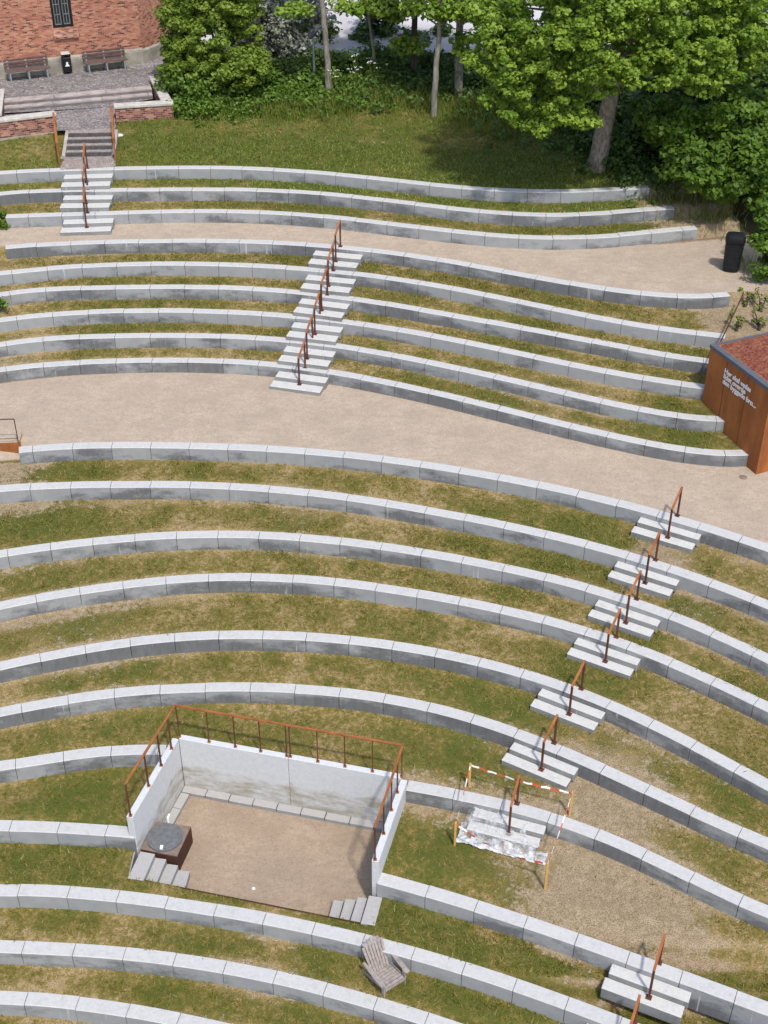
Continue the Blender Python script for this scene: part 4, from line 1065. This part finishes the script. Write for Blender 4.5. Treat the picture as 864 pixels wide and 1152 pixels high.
p = gpt(133.5, 153); m = MB(); m.lathe([(.13, -.02), (.15, .03), (.08, .07)], (0, 0), 9, 0, 1.2, .9); o = m.build('stone', M['soilpale']); o.location = p; tag(o, 'pale flat stone in the grass beside the right stair rail', 'stone')

# benches
def bench(px0, px1, py, label, first=None):
    a0, z_ = fpx(px0, py, .42); a1, _ = fpx(px1, py, .42); xc = (a0 + a1) / 2; w_ = abs(a1 - a0)
    p = fa + fx * xc + fn * .12; p.z = PZ2 + .006
    if first:
        o = copy_tree(first); o.location = p; o['label'] = label; return o
    root = thing('park_bench', label, 'bench', p, frz, 'benches along the brick facade'); root.scale = (1, 1, .78)
    m = MB()
    for i in range(4): m.box(-w_ / 2, w_ / 2, -.50 + i * .105, -.41 + i * .105, .42, .455)
    m.build('seat', M['benchwood'], root, bevel=.005)
    m = MB()
    for i in range(3): m.box(-w_ / 2, w_ / 2, -.085 + i * .02, -.055 + i * .02, .52 + i * .115, .615 + i * .115)
    m.build('backrest', M['benchwood'], root, bevel=.005)
    for x in (-w_ / 2 + .12, 0, w_ / 2 - .12):
        m = MB(); m.bar((x, -.46, 0), (x, -.46, .42), .05, .04); m.bar((x, -.12, 0), (x, -.02, .83), .05, .04); m.bar((x, -.48, .40), (x, -.10, .40), .045, .04); m.build('leg', M['steel'], root)
    return root
b1 = bench(8, 58, 90, 'brown slatted bench under the wall left of the black wall bin')
bench(95, 146, 83, 'brown slatted bench under the wall right of the black wall bin', b1)
ax, _ = fpx(76.5, 83, .25); p = fa + fx * ax + fn * .27; p.z = PZ2 + .006
wb = thing('wall_bin', 'slim black litter bin with white emblem between the two benches', 'bin', p, frz); wb.scale = (.9, .9, .82)
m = MB(); m.box(-.17, .17, -.13, .13, .06, .70); m.box(-.06, .06, -.06, .06, 0, .06); m.build('body', M['black'], wb, bevel=.03)
m = MB(); m.box(-.17, -.145, -.13, .13, .70, .84); m.box(.145, .17, -.13, .13, .70, .84); m.box(-.144, .144, .105, .13, .70, .84); m.build('hood', M['black'], wb)
m = MB(); m.hexa([(-.18, -.15, .842), (.18, -.15, .842), (.18, .14, .842), (-.18, .14, .842)], [(-.16, -.13, .865), (.16, -.13, .865), (.16, .12, .90), (-.16, .12, .90)]); m.build('cap', M['coping'], wb)
m = MB(); m.tube([(0, -.129, .47), (0, -.134, .47)], .045, 14); m.hexa([(-.09, -.134, .33), (.09, -.134, .33), (.09, -.1295, .33), (-.09, -.1295, .33)], [(-.05, -.134, .42), (.05, -.134, .42), (.05, -.1295, .42), (-.05, -.1295, .42)]); m.build('emblem', M['white'], wb)

# pale paving glimpsed beyond the trees
rp = [(-60, 48.6), (60, 46.6), (60, 75), (-60, 75)]
m = MB(); nx_, ny_ = 14, 14; vs = []
for j in range(ny_ + 1):
    for i in range(nx_ + 1):
        x = -7.5 + 70 * i / nx_; y = 48.4 - .018 * x + 26 * j / ny_; vs.append((x, y, ground_z(x, y) + .06))
m.mesh(vs, [(j * (nx_ + 1) + i, j * (nx_ + 1) + i + 1, (j + 1) * (nx_ + 1) + i + 1, (j + 1) * (nx_ + 1) + i) for j in range(ny_) for i in range(nx_)])
o = m.build('road', M['roadpale']); tag(o, kind='structure')

# ------------------------------------------------------------------ vegetation
def leaf_mesh(name, centers, radii, per, size, mat, parent, origin, seed, flat=.6, up=.55, aspect=.75, extra=None, shell=.35):
    r = np.random.default_rng(seed)
    C_ = np.repeat(np.asarray(centers, float), per, 0); Rd = np.repeat(np.asarray(radii, float), per)
    n = len(C_); d = r.normal(size=(n, 3)); d /= np.linalg.norm(d, axis=1)[:, None]
    rad = (shell + (1 - shell) * r.random(n)) ** .6
    pos = C_ + d * (Rd * rad)[:, None] * np.array([1, 1, flat])
    nrm = d * (1 - up) + np.array([0, 0, 1.0]) * up + r.normal(size=(n, 3)) * .38
    nrm /= np.linalg.norm(nrm, axis=1)[:, None]
    a = np.cross(nrm, r.normal(size=(n, 3))); a /= np.linalg.norm(a, axis=1)[:, None]; b = np.cross(nrm, a)
    s = size * (.6 + .8 * r.random(n))[:, None]
    droop = nrm * s * .18
    V = np.stack([pos - a * s * .5, pos + b * s * .5 * aspect - droop * .2, pos + a * s * .55 - droop, pos - b * s * .5 * aspect - droop * .2], 1).reshape(-1, 3) - np.array(origin)
    tint = np.repeat(np.repeat(r.random(len(centers)), per), 4)
    me = bpy.data.meshes.new(name); me.vertices.add(4 * n); me.vertices.foreach_set('co', V.ravel())
    me.loops.add(4 * n); me.loops.foreach_set('vertex_index', np.arange(4 * n)); me.polygons.add(n)
    me.polygons.foreach_set('loop_start', np.arange(0, 4 * n, 4)); me.polygons.foreach_set('loop_total', np.full(n, 4))
    at = me.attributes.new('tint', 'FLOAT', 'POINT'); at.data.foreach_set('value', tint)
    me.materials.append(mat); me.update(calc_edges=True)
    o = bpy.data.objects.new(name, me); COL.objects.link(o)
    if parent is not None: o.parent = parent
    return o
def clumps(ells, dens, seed, rmin=.28, rmax=.5, shell=.45, zmin=None):
    r = np.random.default_rng(seed); out = []; rr = []
    for c, (a, b, h) in ells:
        n = max(4, int(dens * (a * b + a * h + b * h) / 3 * 4))
        d = r.normal(size=(n, 3)); d /= np.linalg.norm(d, axis=1)[:, None]
        q = np.array(c) + d * np.array([a, b, h]) * (shell + (1 - shell) * r.random(n))[:, None]
        out.append(q); rr.append(rmin + (rmax - rmin) * r.random(n))
    o = np.concatenate(out); q = np.concatenate(rr)
    if zmin is not None: k = o[:, 2] > zmin; o = o[k]; q = q[k]
    return o, q
def limb(m, a, b, r0, r1, n=6, wob=.12, seg=5):
    a = Vector(a); b = Vector(b); L = (b - a).length; pts = []; rs = []
    for i in range(seg + 1):
        t_ = i / seg; p = a.lerp(b, t_); k = math.sin(math.pi * t_) * wob * L * .5
        p += Vector((random.uniform(-k, k), random.uniform(-k, k), k * .6 + random.uniform(-k, k) * .4)); pts.append(p); rs.append(r0 * (1 - t_) + r1 * t_)
    m.tube(pts, rs, n)
def tree(name, label, trunk, r0, r1, ells, dens, per, size, leaf, bark, seed, group=None, rmin=.28, rmax=.5, nl_=10, cat='tree', flat=.6, zmin=None, lw=.06, shell=.45):
    base = Vector(trunk[0]); root = thing(name, label, cat, base, 0, group)
    m = MB(); n = len(trunk)
    pts = [Vector(p) - base for p in trunk]; fine = []; rs = []
    for i in range(n - 1):
        for j in range(5):
            t_ = j / 5; q = pts[i].lerp(pts[i + 1], t_); fine.append(q + Vector((random.uniform(-1, 1), random.uniform(-1, 1), 0)) * r0 * .12); rs.append(r0 + (r1 - r0) * (i + t_) / (n - 1))
    fine.append(pts[-1]); rs.append(r1); rs[0] *= 1.15
    fine[0].z -= .2
    m.tube(fine, rs, 10)
    rnd = random.Random(seed)
    cs, rr = clumps(ells, dens, seed, rmin, rmax, shell, zmin)
    pick = rnd.sample(range(len(cs)), min(nl_, len(cs)))
    for i in pick:
        c = Vector(cs[i]) - base
        st_ = min((fine[9:] if len(fine) > 20 else fine[3:]), key=lambda q: (q - c).length + 2.0 * max(0, q.z - c.z + .4)) if len(fine) > 4 else fine[-1]
        limb(m, st_, c, min(lw, r0 * .5), .012, 5)
    m.build('trunk', bark, root, smooth=True)
    leaf_mesh('crown', cs, rr, per, size, leaf, root, base, seed, flat)
    return root
def E3(px, py, D, a, b, h): return (tuple(UD(px, py, D)), (a, b, h))

# the big maple on the right
b0 = gpt(670, 189)
tree('maple_tree', 'big bright green maple leaning over the top seat wall, trunk in full view',
     [b0, UD(680, 145, b0.y - .05), UD(692, 85, b0.y - .1), UD(700, 20, b0.y), UD(708, -60, b0.y), UD(715, -160, b0.y)], .30, .10,
     [E3(600, 95, 36.8, 1.5, 1.5, 1.1), E3(640, 125, 36.4, .9, .9, .6), E3(608, 138, 36.4, .75, .8, .55), E3(570, 60, 37, 1.1, 1.3, .8), E3(560, 20, 38, 1.0, 1.3, .9),
      E3(655, 55, 36.4, 1.5, 1.4, 1.1), E3(690, 85, 36.3, 1.0, .9, .55), E3(740, 60, 36.6, 1.5, 1.3, 1.0), E3(790, 75, 36.8, 1.2, 1.2, .8), E3(785, 40, 37.2, 1.6, 1.5, 1.0), E3(840, 45, 37.6, 1.3, 1.5, 1.1),
      E3(640, 0, 37, 1.8, 1.6, 1.0), E3(720, 5, 37, 1.8, 1.6, 1.0), E3(800, -10, 38, 1.8, 1.6, 1.1), E3(700, -95, 38.0, 3.0, 2.2, 1.2), E3(705, -150, 38.2, 2.0, 1.8, 1.0)],
     9.5, 78, .125, M['maple'], M['bark'], 3, nl_=46, rmin=.15, rmax=.36, lw=.085, shell=.35, flat=.55)
# right-hand bushes
RG = 'shrubs and bushes behind the terraces'
def shrub(label, px, py, ells, dens, per, size, leaf, seed, name='shrub', nl_=8, **kw):
    b = Vector((ells[0][0][0], ells[0][0][1], 0)); b.z = ground_z(b.x, b.y); hh = max(.15, min(1.2, ells[0][0][2] - b.z))
    return tree(name, label, [b, b + Vector((.03, 0, hh * .5)), b + Vector((0, .03, hh))], .05, .03, ells, dens, per, size, leaf, M['darkbark'], seed, RG, nl_=nl_, cat='shrub', lw=.025, **kw)
shrub('broad dark bush with bright leaf tips right of the maple trunk', 800, 222, [E3(790, 165, 37.2, 1.1, 1, .95), E3(830, 130, 37.5, 1.1, 1, .9), E3(775, 195, 36.7, .7, .7, .5), E3(850, 180, 36.8, .8, .8, 1.0), E3(858, 215, 36.6, .6, .5, .5), E3(862, 195, 37.5, .8, .6, .7), E3(815, 205, 36.4, .7, .6, .5), E3(755, 135, 37.8, .9, .8, .7)], 11, 90, .155, M['shrub'], 21)
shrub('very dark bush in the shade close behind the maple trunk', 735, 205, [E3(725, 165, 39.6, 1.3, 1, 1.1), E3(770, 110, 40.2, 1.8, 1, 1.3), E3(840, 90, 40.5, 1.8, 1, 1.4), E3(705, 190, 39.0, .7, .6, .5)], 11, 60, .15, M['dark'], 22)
shrub('leafy green bush at the right edge beside the black bin', 858, 315, [E3(864, 262, 33.9, .42, .5, .7), E3(866, 295, 33.4, .4, .5, .5), E3(872, 235, 34.4, .6, .6, .5)], 26, 60, .12, M['shrub'], 23, nl_=6, rmin=.15, rmax=.28)
shrub('small green bush at the left edge by the upper gravel path', -4, 262, [E3(-4, 248, 37.2, .30, .4, .42)], 40, 50, .1, M['shrub'], 24, nl_=5, rmin=.12, rmax=.2)
shrub('low leafy plant at the left end of the upper path edge', 1, 355, [E3(-6, 340, 33.6, .3, .3, .25)], 40, 40, .09, M['ivy'], 25, nl_=3, rmin=.1, rmax=.18)
# left: young maple shrub, silver tree, hedge foot
shrub('tall yellow-green leafy shrub covering the corner of the brick building', 235, 118, [E3(240, 40, 44.8, 1.7, 1.3, 1.4), E3(215, 70, 44.4, 1.0, 1, .9), E3(265, 75, 44.2, 1.1, 1, .8), E3(210, 10, 45, 1.0, 1, .9), E3(285, 72, 44, .7, .7, .4), E3(250, 0, 45, 1.6, 1.3, .9)], 15, 70, .12, M['yellowleaf'], 31, nl_=18, rmin=.16, rmax=.34)
shrub('dark glossy green bush against the building corner', 200, 118, [E3(205, 60, 44.9, .8, .8, .9), E3(195, 90, 44.4, .55, .6, .6), E3(205, 15, 45.6, .9, .8, .9)], 12, 60, .13, M['shrub'], 32)
shrub('low green hedge mass right of the low brick wall', 225, 132, [E3(220, 100, 43.9, .8, .7, .55), E3(255, 95, 44.2, 1.0, .8, .6), E3(290, 92, 44.6, 1.0, .8, .55), E3(210, 118, 43.4, .5, .5, .35)], 12, 75, .12, M['ivy'], 33)
shrub('silver-leaved tree with whitish foliage behind the yellow-green shrub', 305, 95, [E3(300, 25, 47.5, 1.5, 1.2, 1.1), E3(325, 50, 47.3, .9, .9, .7), E3(280, 0, 48, 1.3, 1.2, .9), E3(345, 10, 48, 1.0, 1, .8)], 10, 70, .13, M['silver'], 34, name='silver_tree', nl_=16)
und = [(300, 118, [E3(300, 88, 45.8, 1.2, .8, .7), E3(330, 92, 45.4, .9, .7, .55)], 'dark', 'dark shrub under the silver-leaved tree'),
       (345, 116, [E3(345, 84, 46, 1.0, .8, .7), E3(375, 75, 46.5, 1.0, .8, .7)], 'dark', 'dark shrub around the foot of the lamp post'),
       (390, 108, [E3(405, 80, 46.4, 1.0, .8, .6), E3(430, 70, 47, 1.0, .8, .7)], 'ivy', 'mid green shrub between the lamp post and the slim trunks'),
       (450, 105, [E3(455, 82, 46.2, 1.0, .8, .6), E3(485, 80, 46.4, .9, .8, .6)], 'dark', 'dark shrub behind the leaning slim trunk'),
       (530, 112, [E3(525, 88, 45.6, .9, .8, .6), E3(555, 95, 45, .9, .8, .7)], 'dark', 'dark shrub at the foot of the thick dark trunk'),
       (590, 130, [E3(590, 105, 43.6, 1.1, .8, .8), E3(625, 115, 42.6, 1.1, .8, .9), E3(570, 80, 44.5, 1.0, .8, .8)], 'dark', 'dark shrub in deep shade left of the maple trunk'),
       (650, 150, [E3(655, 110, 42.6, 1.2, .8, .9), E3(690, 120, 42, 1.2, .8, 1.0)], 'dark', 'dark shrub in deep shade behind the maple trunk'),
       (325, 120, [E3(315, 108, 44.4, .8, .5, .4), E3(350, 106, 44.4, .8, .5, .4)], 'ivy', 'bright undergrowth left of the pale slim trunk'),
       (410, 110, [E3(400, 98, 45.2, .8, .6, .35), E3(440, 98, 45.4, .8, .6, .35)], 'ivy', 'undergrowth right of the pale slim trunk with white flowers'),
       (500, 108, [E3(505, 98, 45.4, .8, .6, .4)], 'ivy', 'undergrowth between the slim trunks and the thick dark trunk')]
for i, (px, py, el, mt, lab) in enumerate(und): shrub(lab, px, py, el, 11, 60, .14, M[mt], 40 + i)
# far dark thicket behind, with gaps to the pale paving
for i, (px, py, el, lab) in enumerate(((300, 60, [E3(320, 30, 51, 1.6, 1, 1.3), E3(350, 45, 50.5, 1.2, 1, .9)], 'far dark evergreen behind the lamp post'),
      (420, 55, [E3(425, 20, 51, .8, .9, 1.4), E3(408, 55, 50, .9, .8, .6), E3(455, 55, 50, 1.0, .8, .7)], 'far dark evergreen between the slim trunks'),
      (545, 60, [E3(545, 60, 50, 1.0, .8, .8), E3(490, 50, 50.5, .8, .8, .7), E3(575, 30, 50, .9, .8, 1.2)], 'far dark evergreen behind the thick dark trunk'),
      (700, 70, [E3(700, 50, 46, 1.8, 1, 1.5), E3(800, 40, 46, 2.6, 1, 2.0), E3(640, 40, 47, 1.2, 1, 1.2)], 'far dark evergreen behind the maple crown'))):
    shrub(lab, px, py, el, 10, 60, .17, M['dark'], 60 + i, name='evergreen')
# slim trees
TG = 'slim trees behind the lawn'
def slim(label, px, py, top, r, ells, leaf, bark, seed, per=60, dens=9, size=.17, kink=0, nl_=14):
    b = gpt(px, py); D = b.y; k = []
    for i, (x, y) in enumerate(top): k.append(UD(x, y, D + .1 * i))
    tree('slim_tree', label, [b] + k, r, r * .55, ells, dens, per, size, leaf, bark, seed, TG, nl_=nl_, lw=.035)
slim('pale-barked slim tree right of the lamp post', 370, 111, [(368, 60), (362, 0), (355, -80), (350, -150)], .115, [E3(350, -130, 46, 1.8, 1.6, 1.3), E3(335, 12, 44.5, .5, .5, .2), E3(390, 8, 45, .5, .5, .2)], M['maple'], M['palebark'], 71)
slim('pale leaning slim tree alone at the lawn edge, mid picture', 488, 130, [(490, 85), (494, 40), (496, -10), (500, -90)], .105, [E3(500, -80, 43.5, 1.8, 1.6, 1.3), E3(505, 5, 43, 1.2, .9, .35), E3(520, 52, 43, .4, .4, .3), E3(480, 12, 43, .7, .6, .25), E3(545, 15, 43, .7, .7, .35)], M['maple'], M['palebark'], 72)
slim('thick dark tree trunk right of the leaning slim tree', 516, 112, [(516, 70), (517, 20), (517, -40), (518, -120)], .15, [E3(520, -120, 46, 2.2, 1.8, 1.4), E3(540, 5, 45, .9, .8, .3)], M['maple'], M['bark'], 73)
slim('dark straight trunk between the two pale slim trees', 466, 92, [(466, 50), (467, 10), (468, -50)], .13, [E3(465, -60, 48, 1.8, 1.6, 1.2), E3(445, 8, 45, 1.0, .8, .35), E3(455, 50, 44.5, .65, .5, .28)], M['yellowleaf'], M['darkbark'], 74)
slim('thin grey sapling right of the pale tree by the lamp post', 422, 84, [(420, 55), (414, 15), (410, -40)], .06, [E3(412, -50, 47, 1.2, 1.2, .9), E3(430, 6, 46, .6, .6, .25)], M['maple'], M['palebark'], 75)
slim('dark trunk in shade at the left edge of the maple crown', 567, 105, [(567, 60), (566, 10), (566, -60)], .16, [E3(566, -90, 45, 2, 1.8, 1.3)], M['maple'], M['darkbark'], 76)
# lamp post
b = gpt(354, 97); lp = thing('lamp_post', 'slender grey street lamp with curved arm among the trees', 'street lamp', b)
tp = UD(352.5, 40, b.y) - b
m = MB(); m.tube([(0, 0, -.1), (0, 0, .9), (0, 0, tp.z)], [.06, .045, .035], 10); m.build('pole', M['steel'], lp, smooth=True)
m = MB(); m.tube([(0, 0, tp.z), (.02, 0, tp.z + .12), (.12, -.02, tp.z + .25), (.5, -.05, tp.z + .42)], [.035, .035, .03, .03], 8); m.build('arm', M['darkmetal'], lp, smooth=True)
m = MB(); m.tube([(-.14, .0, tp.z - .10), (-.05, 0, tp.z + .02), (.16, -.02, tp.z + .22)], [.05, .10, .05], 10); m.build('lamp_head', M['darkmetal'], lp, smooth=True)
# dark fence panel at the right edge
p = gpt(858, 226); m = MB()
for i in range(9): m.box(i * .14, i * .14 + .12, 0, .03, 0, .75)
m.box(0, 1.3, .032, .07, .15, .22); m.box(0, 1.3, .032, .07, .55, .62)
o = m.build('fence_panel', M['blackmetal']); o.location = p; o.rotation_euler = (0, 0, -.5); tag(o, 'dark board fence half hidden by bushes at the right edge', 'fence')
# white cow parsley
def parsley(px, py, label, seed):
    b = gpt(px, py); root = thing('cow_parsley', label, 'wild flower', b, 0, 'white wild flowers at the lawn edge'); r = random.Random(seed)
    st_ = MB(); fl_ = MB()
    for i in range(5):
        x, y, h = r.uniform(-.35, .35), r.uniform(-.2, .2), r.uniform(.7, 1.05)
        st_.tube([(x * .4, y * .4, 0), (x, y, h)], .008, 4)
        for k in range(7):
            a = r.uniform(0, 6.28); q = r.uniform(0, .11); fl_.lathe([(.004, h), (.017, h + .012), (.008, h + .022)], (x + q * math.cos(a), y + q * math.sin(a)), 6)
    st_.build('stem', M['tallgrass'], root); fl_.build('flower', M['bloom'], root)
for i, (px, py, lab) in enumerate(((377, 113, 'white flowering wild plant beside the pale slim trunk'), (400, 106, 'white flowering wild plant, middle one of the flower patch'), (425, 101, 'white flowering wild plant, right one of the flower patch'), (405, 96, 'white flowering wild plant at the back of the flower patch'))): parsley(px, py, lab, 5 + i)
# plants on the sandy bank behind the shed
for i, (px, py, lab) in enumerate(((828, 372, 'leafy weed on the sandy bank just behind the shed'), (838, 345, 'tall weed beside the steel edging on the sandy bank'), (855, 350, 'leafy weed at the right edge of the sandy bank'), (853, 372, 'small weed on the sandy bank over the sedum roof'))):
    b = gpt(px, py); shrub(lab, px, py, [((b.x, b.y, b.z + .25), (.05, .06, .26)), ((b.x + .16, b.y + .15, b.z + .2), (.05, .06, .2)), ((b.x - .1, b.y + .3, b.z + .3), (.04, .06, .3))], 150, 12, .055, M['tallgrass'], 90 + i, name='weed', nl_=3, rmin=.05, rmax=.10)

# ------------------------------------------------------------------ grass blades
def blades(name, pts, h, wd, tint, mat, seed, lean=.5):
    r = np.random.default_rng(seed); n = len(pts); P = np.asarray(pts, float)
    a = r.random(n) * 6.283; s = np.stack([np.cos(a), np.sin(a), np.zeros(n)], 1)
    hh = (h * (.5 + r.random(n)))[:, None]; la = r.normal(size=(n, 2)) * lean
    tip = P + np.concatenate([la * hh, hh], 1); w_ = (wd * (.6 + .8 * r.random(n)))[:, None]
    V = np.stack([P - s * w_, P + s * w_, tip + s * w_ * .25, tip - s * w_ * .25], 1).reshape(-1, 3)
    me = bpy.data.meshes.new(name); me.vertices.add(4 * n); me.vertices.foreach_set('co', V.ravel())
    me.loops.add(4 * n); me.loops.foreach_set('vertex_index', np.arange(4 * n)); me.polygons.add(n)
    me.polygons.foreach_set('loop_start', np.arange(0, 4 * n, 4)); me.polygons.foreach_set('loop_total', np.full(n, 4))
    at = me.attributes.new('tint', 'FLOAT', 'POINT'); at.data.foreach_set('value', np.repeat(tint, 4))
    me.materials.append(mat); me.update(calc_edges=True)
    o = bpy.data.objects.new(name, me); COL.objects.link(o); tag(o, kind='stuff'); return o
def sample_strip(i, n, r):
    x = r.uniform(-15, 15, n); t_ = r.random(n)
    ya = np.interp(x, XC, KY[i]); yb = np.interp(x, XC, KY[i + 1]); y = ya + (yb - ya) * t_
    z = KZ[i] + (KZ[i + 1] - KZ[i]) * t_
    dep = y * cp - (z - CAMH) * sp
    vis = (np.abs(FPX * x / dep) < 470) & (t_ > .02) & (t_ < .985)
    return x[vis], y[vis], z[vis], t_[vis]
r = np.random.default_rng(5); gp = []; gt = []; sp2 = []; st2 = []
courtY = lambda x: np.where(x < -9.2, 41.6, 99)
for i in range(2, len(KY) - 1):
    if KIND[i] != 'g': continue
    dy = float(np.median((KY[i + 1] - KY[i])[4:-4])); last = i >= len(KY) - 6
    if last and i > len(KY) - 6 + 1: break
    n = int(30 * dy * (620 if not last else 430))
    x, y, z, t_ = sample_strip(i, n, r)
    g, d, l = zone_of(x, y, 'g', t_)
    edge = np.minimum(t_, 1 - t_) * 6
    z = z + (fbm(x, y, 1.2, 5) - .5) * .07 * np.minimum(1, edge)
    keep = (l < .6)
    if 'C9' != '': keep &= ~np.array([in_pit(a, b) if (-5.6 < a < .8 and 15.8 < b < 20.3) else False for a, b in zip(x, y)], bool)
    keep &= carve(x, y, z) > z - .05
    keep &= ~((x < -9.0) & (y > 39.9) & (y < 40.6) & (x > -10.95))
    cl_ = fbm(x, y, 4.5, 4, 3); pr = np.clip(g * 1.1 - d * 1.1 + .02 + (cl_ - .5) * 3.0 + .3 * (fbm(x, y, 2.2, 17) > .52) * ((t_ > .955) | (t_ < .05)), 0.0, 1)
    k1 = keep & (r.random(len(x)) < pr)
    gp.append(np.stack([x, y, z - .005], 1)[k1]); gt.append(np.clip(.95 - g[k1] * .75 - (cl_[k1] - .5) * 1.6 + (r.random(k1.sum()) - .5) * .5 - np.where(y[k1] > 39.5, .3, 0), 0, 1))
    k2 = keep & (~k1) & (r.random(len(x)) < .36 * (1 - d * .35))
    sp2.append(np.stack([x, y, z - .005], 1)[k2]); st2.append(r.random(k2.sum()))
gp = np.concatenate(gp); gt = np.concatenate(gt); sp2 = np.concatenate(sp2); st2 = np.concatenate(st2)
print('grass', len(gp), len(sp2))
top_ = gp[:, 2] > 2.7
blades('grass', gp[~top_], .05, .012, gt[~top_], M['turf'], 1, .8)
blades('grass', gp[top_], .055, .013, gt[top_], M['lawnturf'], 3, .7)
blades("dry_grass", sp2, .022, .006, st2, M['straw'], 2, 1.2)
# tall grass along the wood's edge
r = np.random.default_rng(9); tg = []
for px, py, sp_, n in ((300, 124, 1.3, 1300), (345, 122, 1.1, 2200), (250, 127, 1.0, 500), (395, 112, 1.2, 1500), (440, 108, 1.2, 1200), (545, 122, 1.3, 1500), (590, 140, 1.2, 1000), (470, 118, 1.0, 700), (745, 226, .5, 140), (785, 232, .5, 160), (765, 206, .6, 160), (808, 232, .4, 200), (838, 300, .25, 60), (800, 405, .2, 0)):
    c = gpt(px, py); q = r.normal(size=(n, 2)) * np.array([sp_, .45])
    for a, b in q:
        x, y = c.x + a, c.y + b
        if not (x < -6.9 and y > 41.2): tg.append((x, y))
tg = np.array(tg); zz = np.array([ground_z(a, b) for a, b in tg])
tg3 = np.concatenate([tg, zz[:, None] - .02], 1)
blades('tall_grass', tg3, .30, .013, r.random(len(tg3)), M['tallgrass'], 4, .35)

def cover(name, pts, mat, seed, size, per):
    q = []; rr = []; rg = np.random.default_rng(seed)
    for px, py, sx, sy, n in pts:
        c = gpt(px, py)
        for a, b in rg.normal(size=(n, 2)) * np.array([sx, sy]):
            x, y = c.x + a, c.y + b
            if x < -6.9 and y > 41.2: continue
            q.append((x, y, ground_z(x, y) + rg.random() ** 2 * .45 + .05)); rr.append(.16 + .14 * rg.random())
    o = leaf_mesh(name, q, rr, per, size, mat, None, (0, 0, 0), seed, .7); tag(o, kind='stuff')
cover('ground_cover', [(215, 126, .7, .4, 120), (250, 118, 1.1, .6, 200), (300, 112, 1.3, .6, 240), (345, 108, 1.2, .7, 180), (390, 102, 1.2, .8, 160)], M['ivy'], 201, .10, 26)
cover('ground_cover', [(440, 98, 1.2, .8, 150), (500, 98, 1.4, .8, 150), (560, 105, 1.2, 1.0, 160), (620, 130, 1.2, 1.0, 160), (690, 165, 1.2, 1.0, 160), (740, 195, .8, .6, 90)], M['dark'], 202, .11, 26)
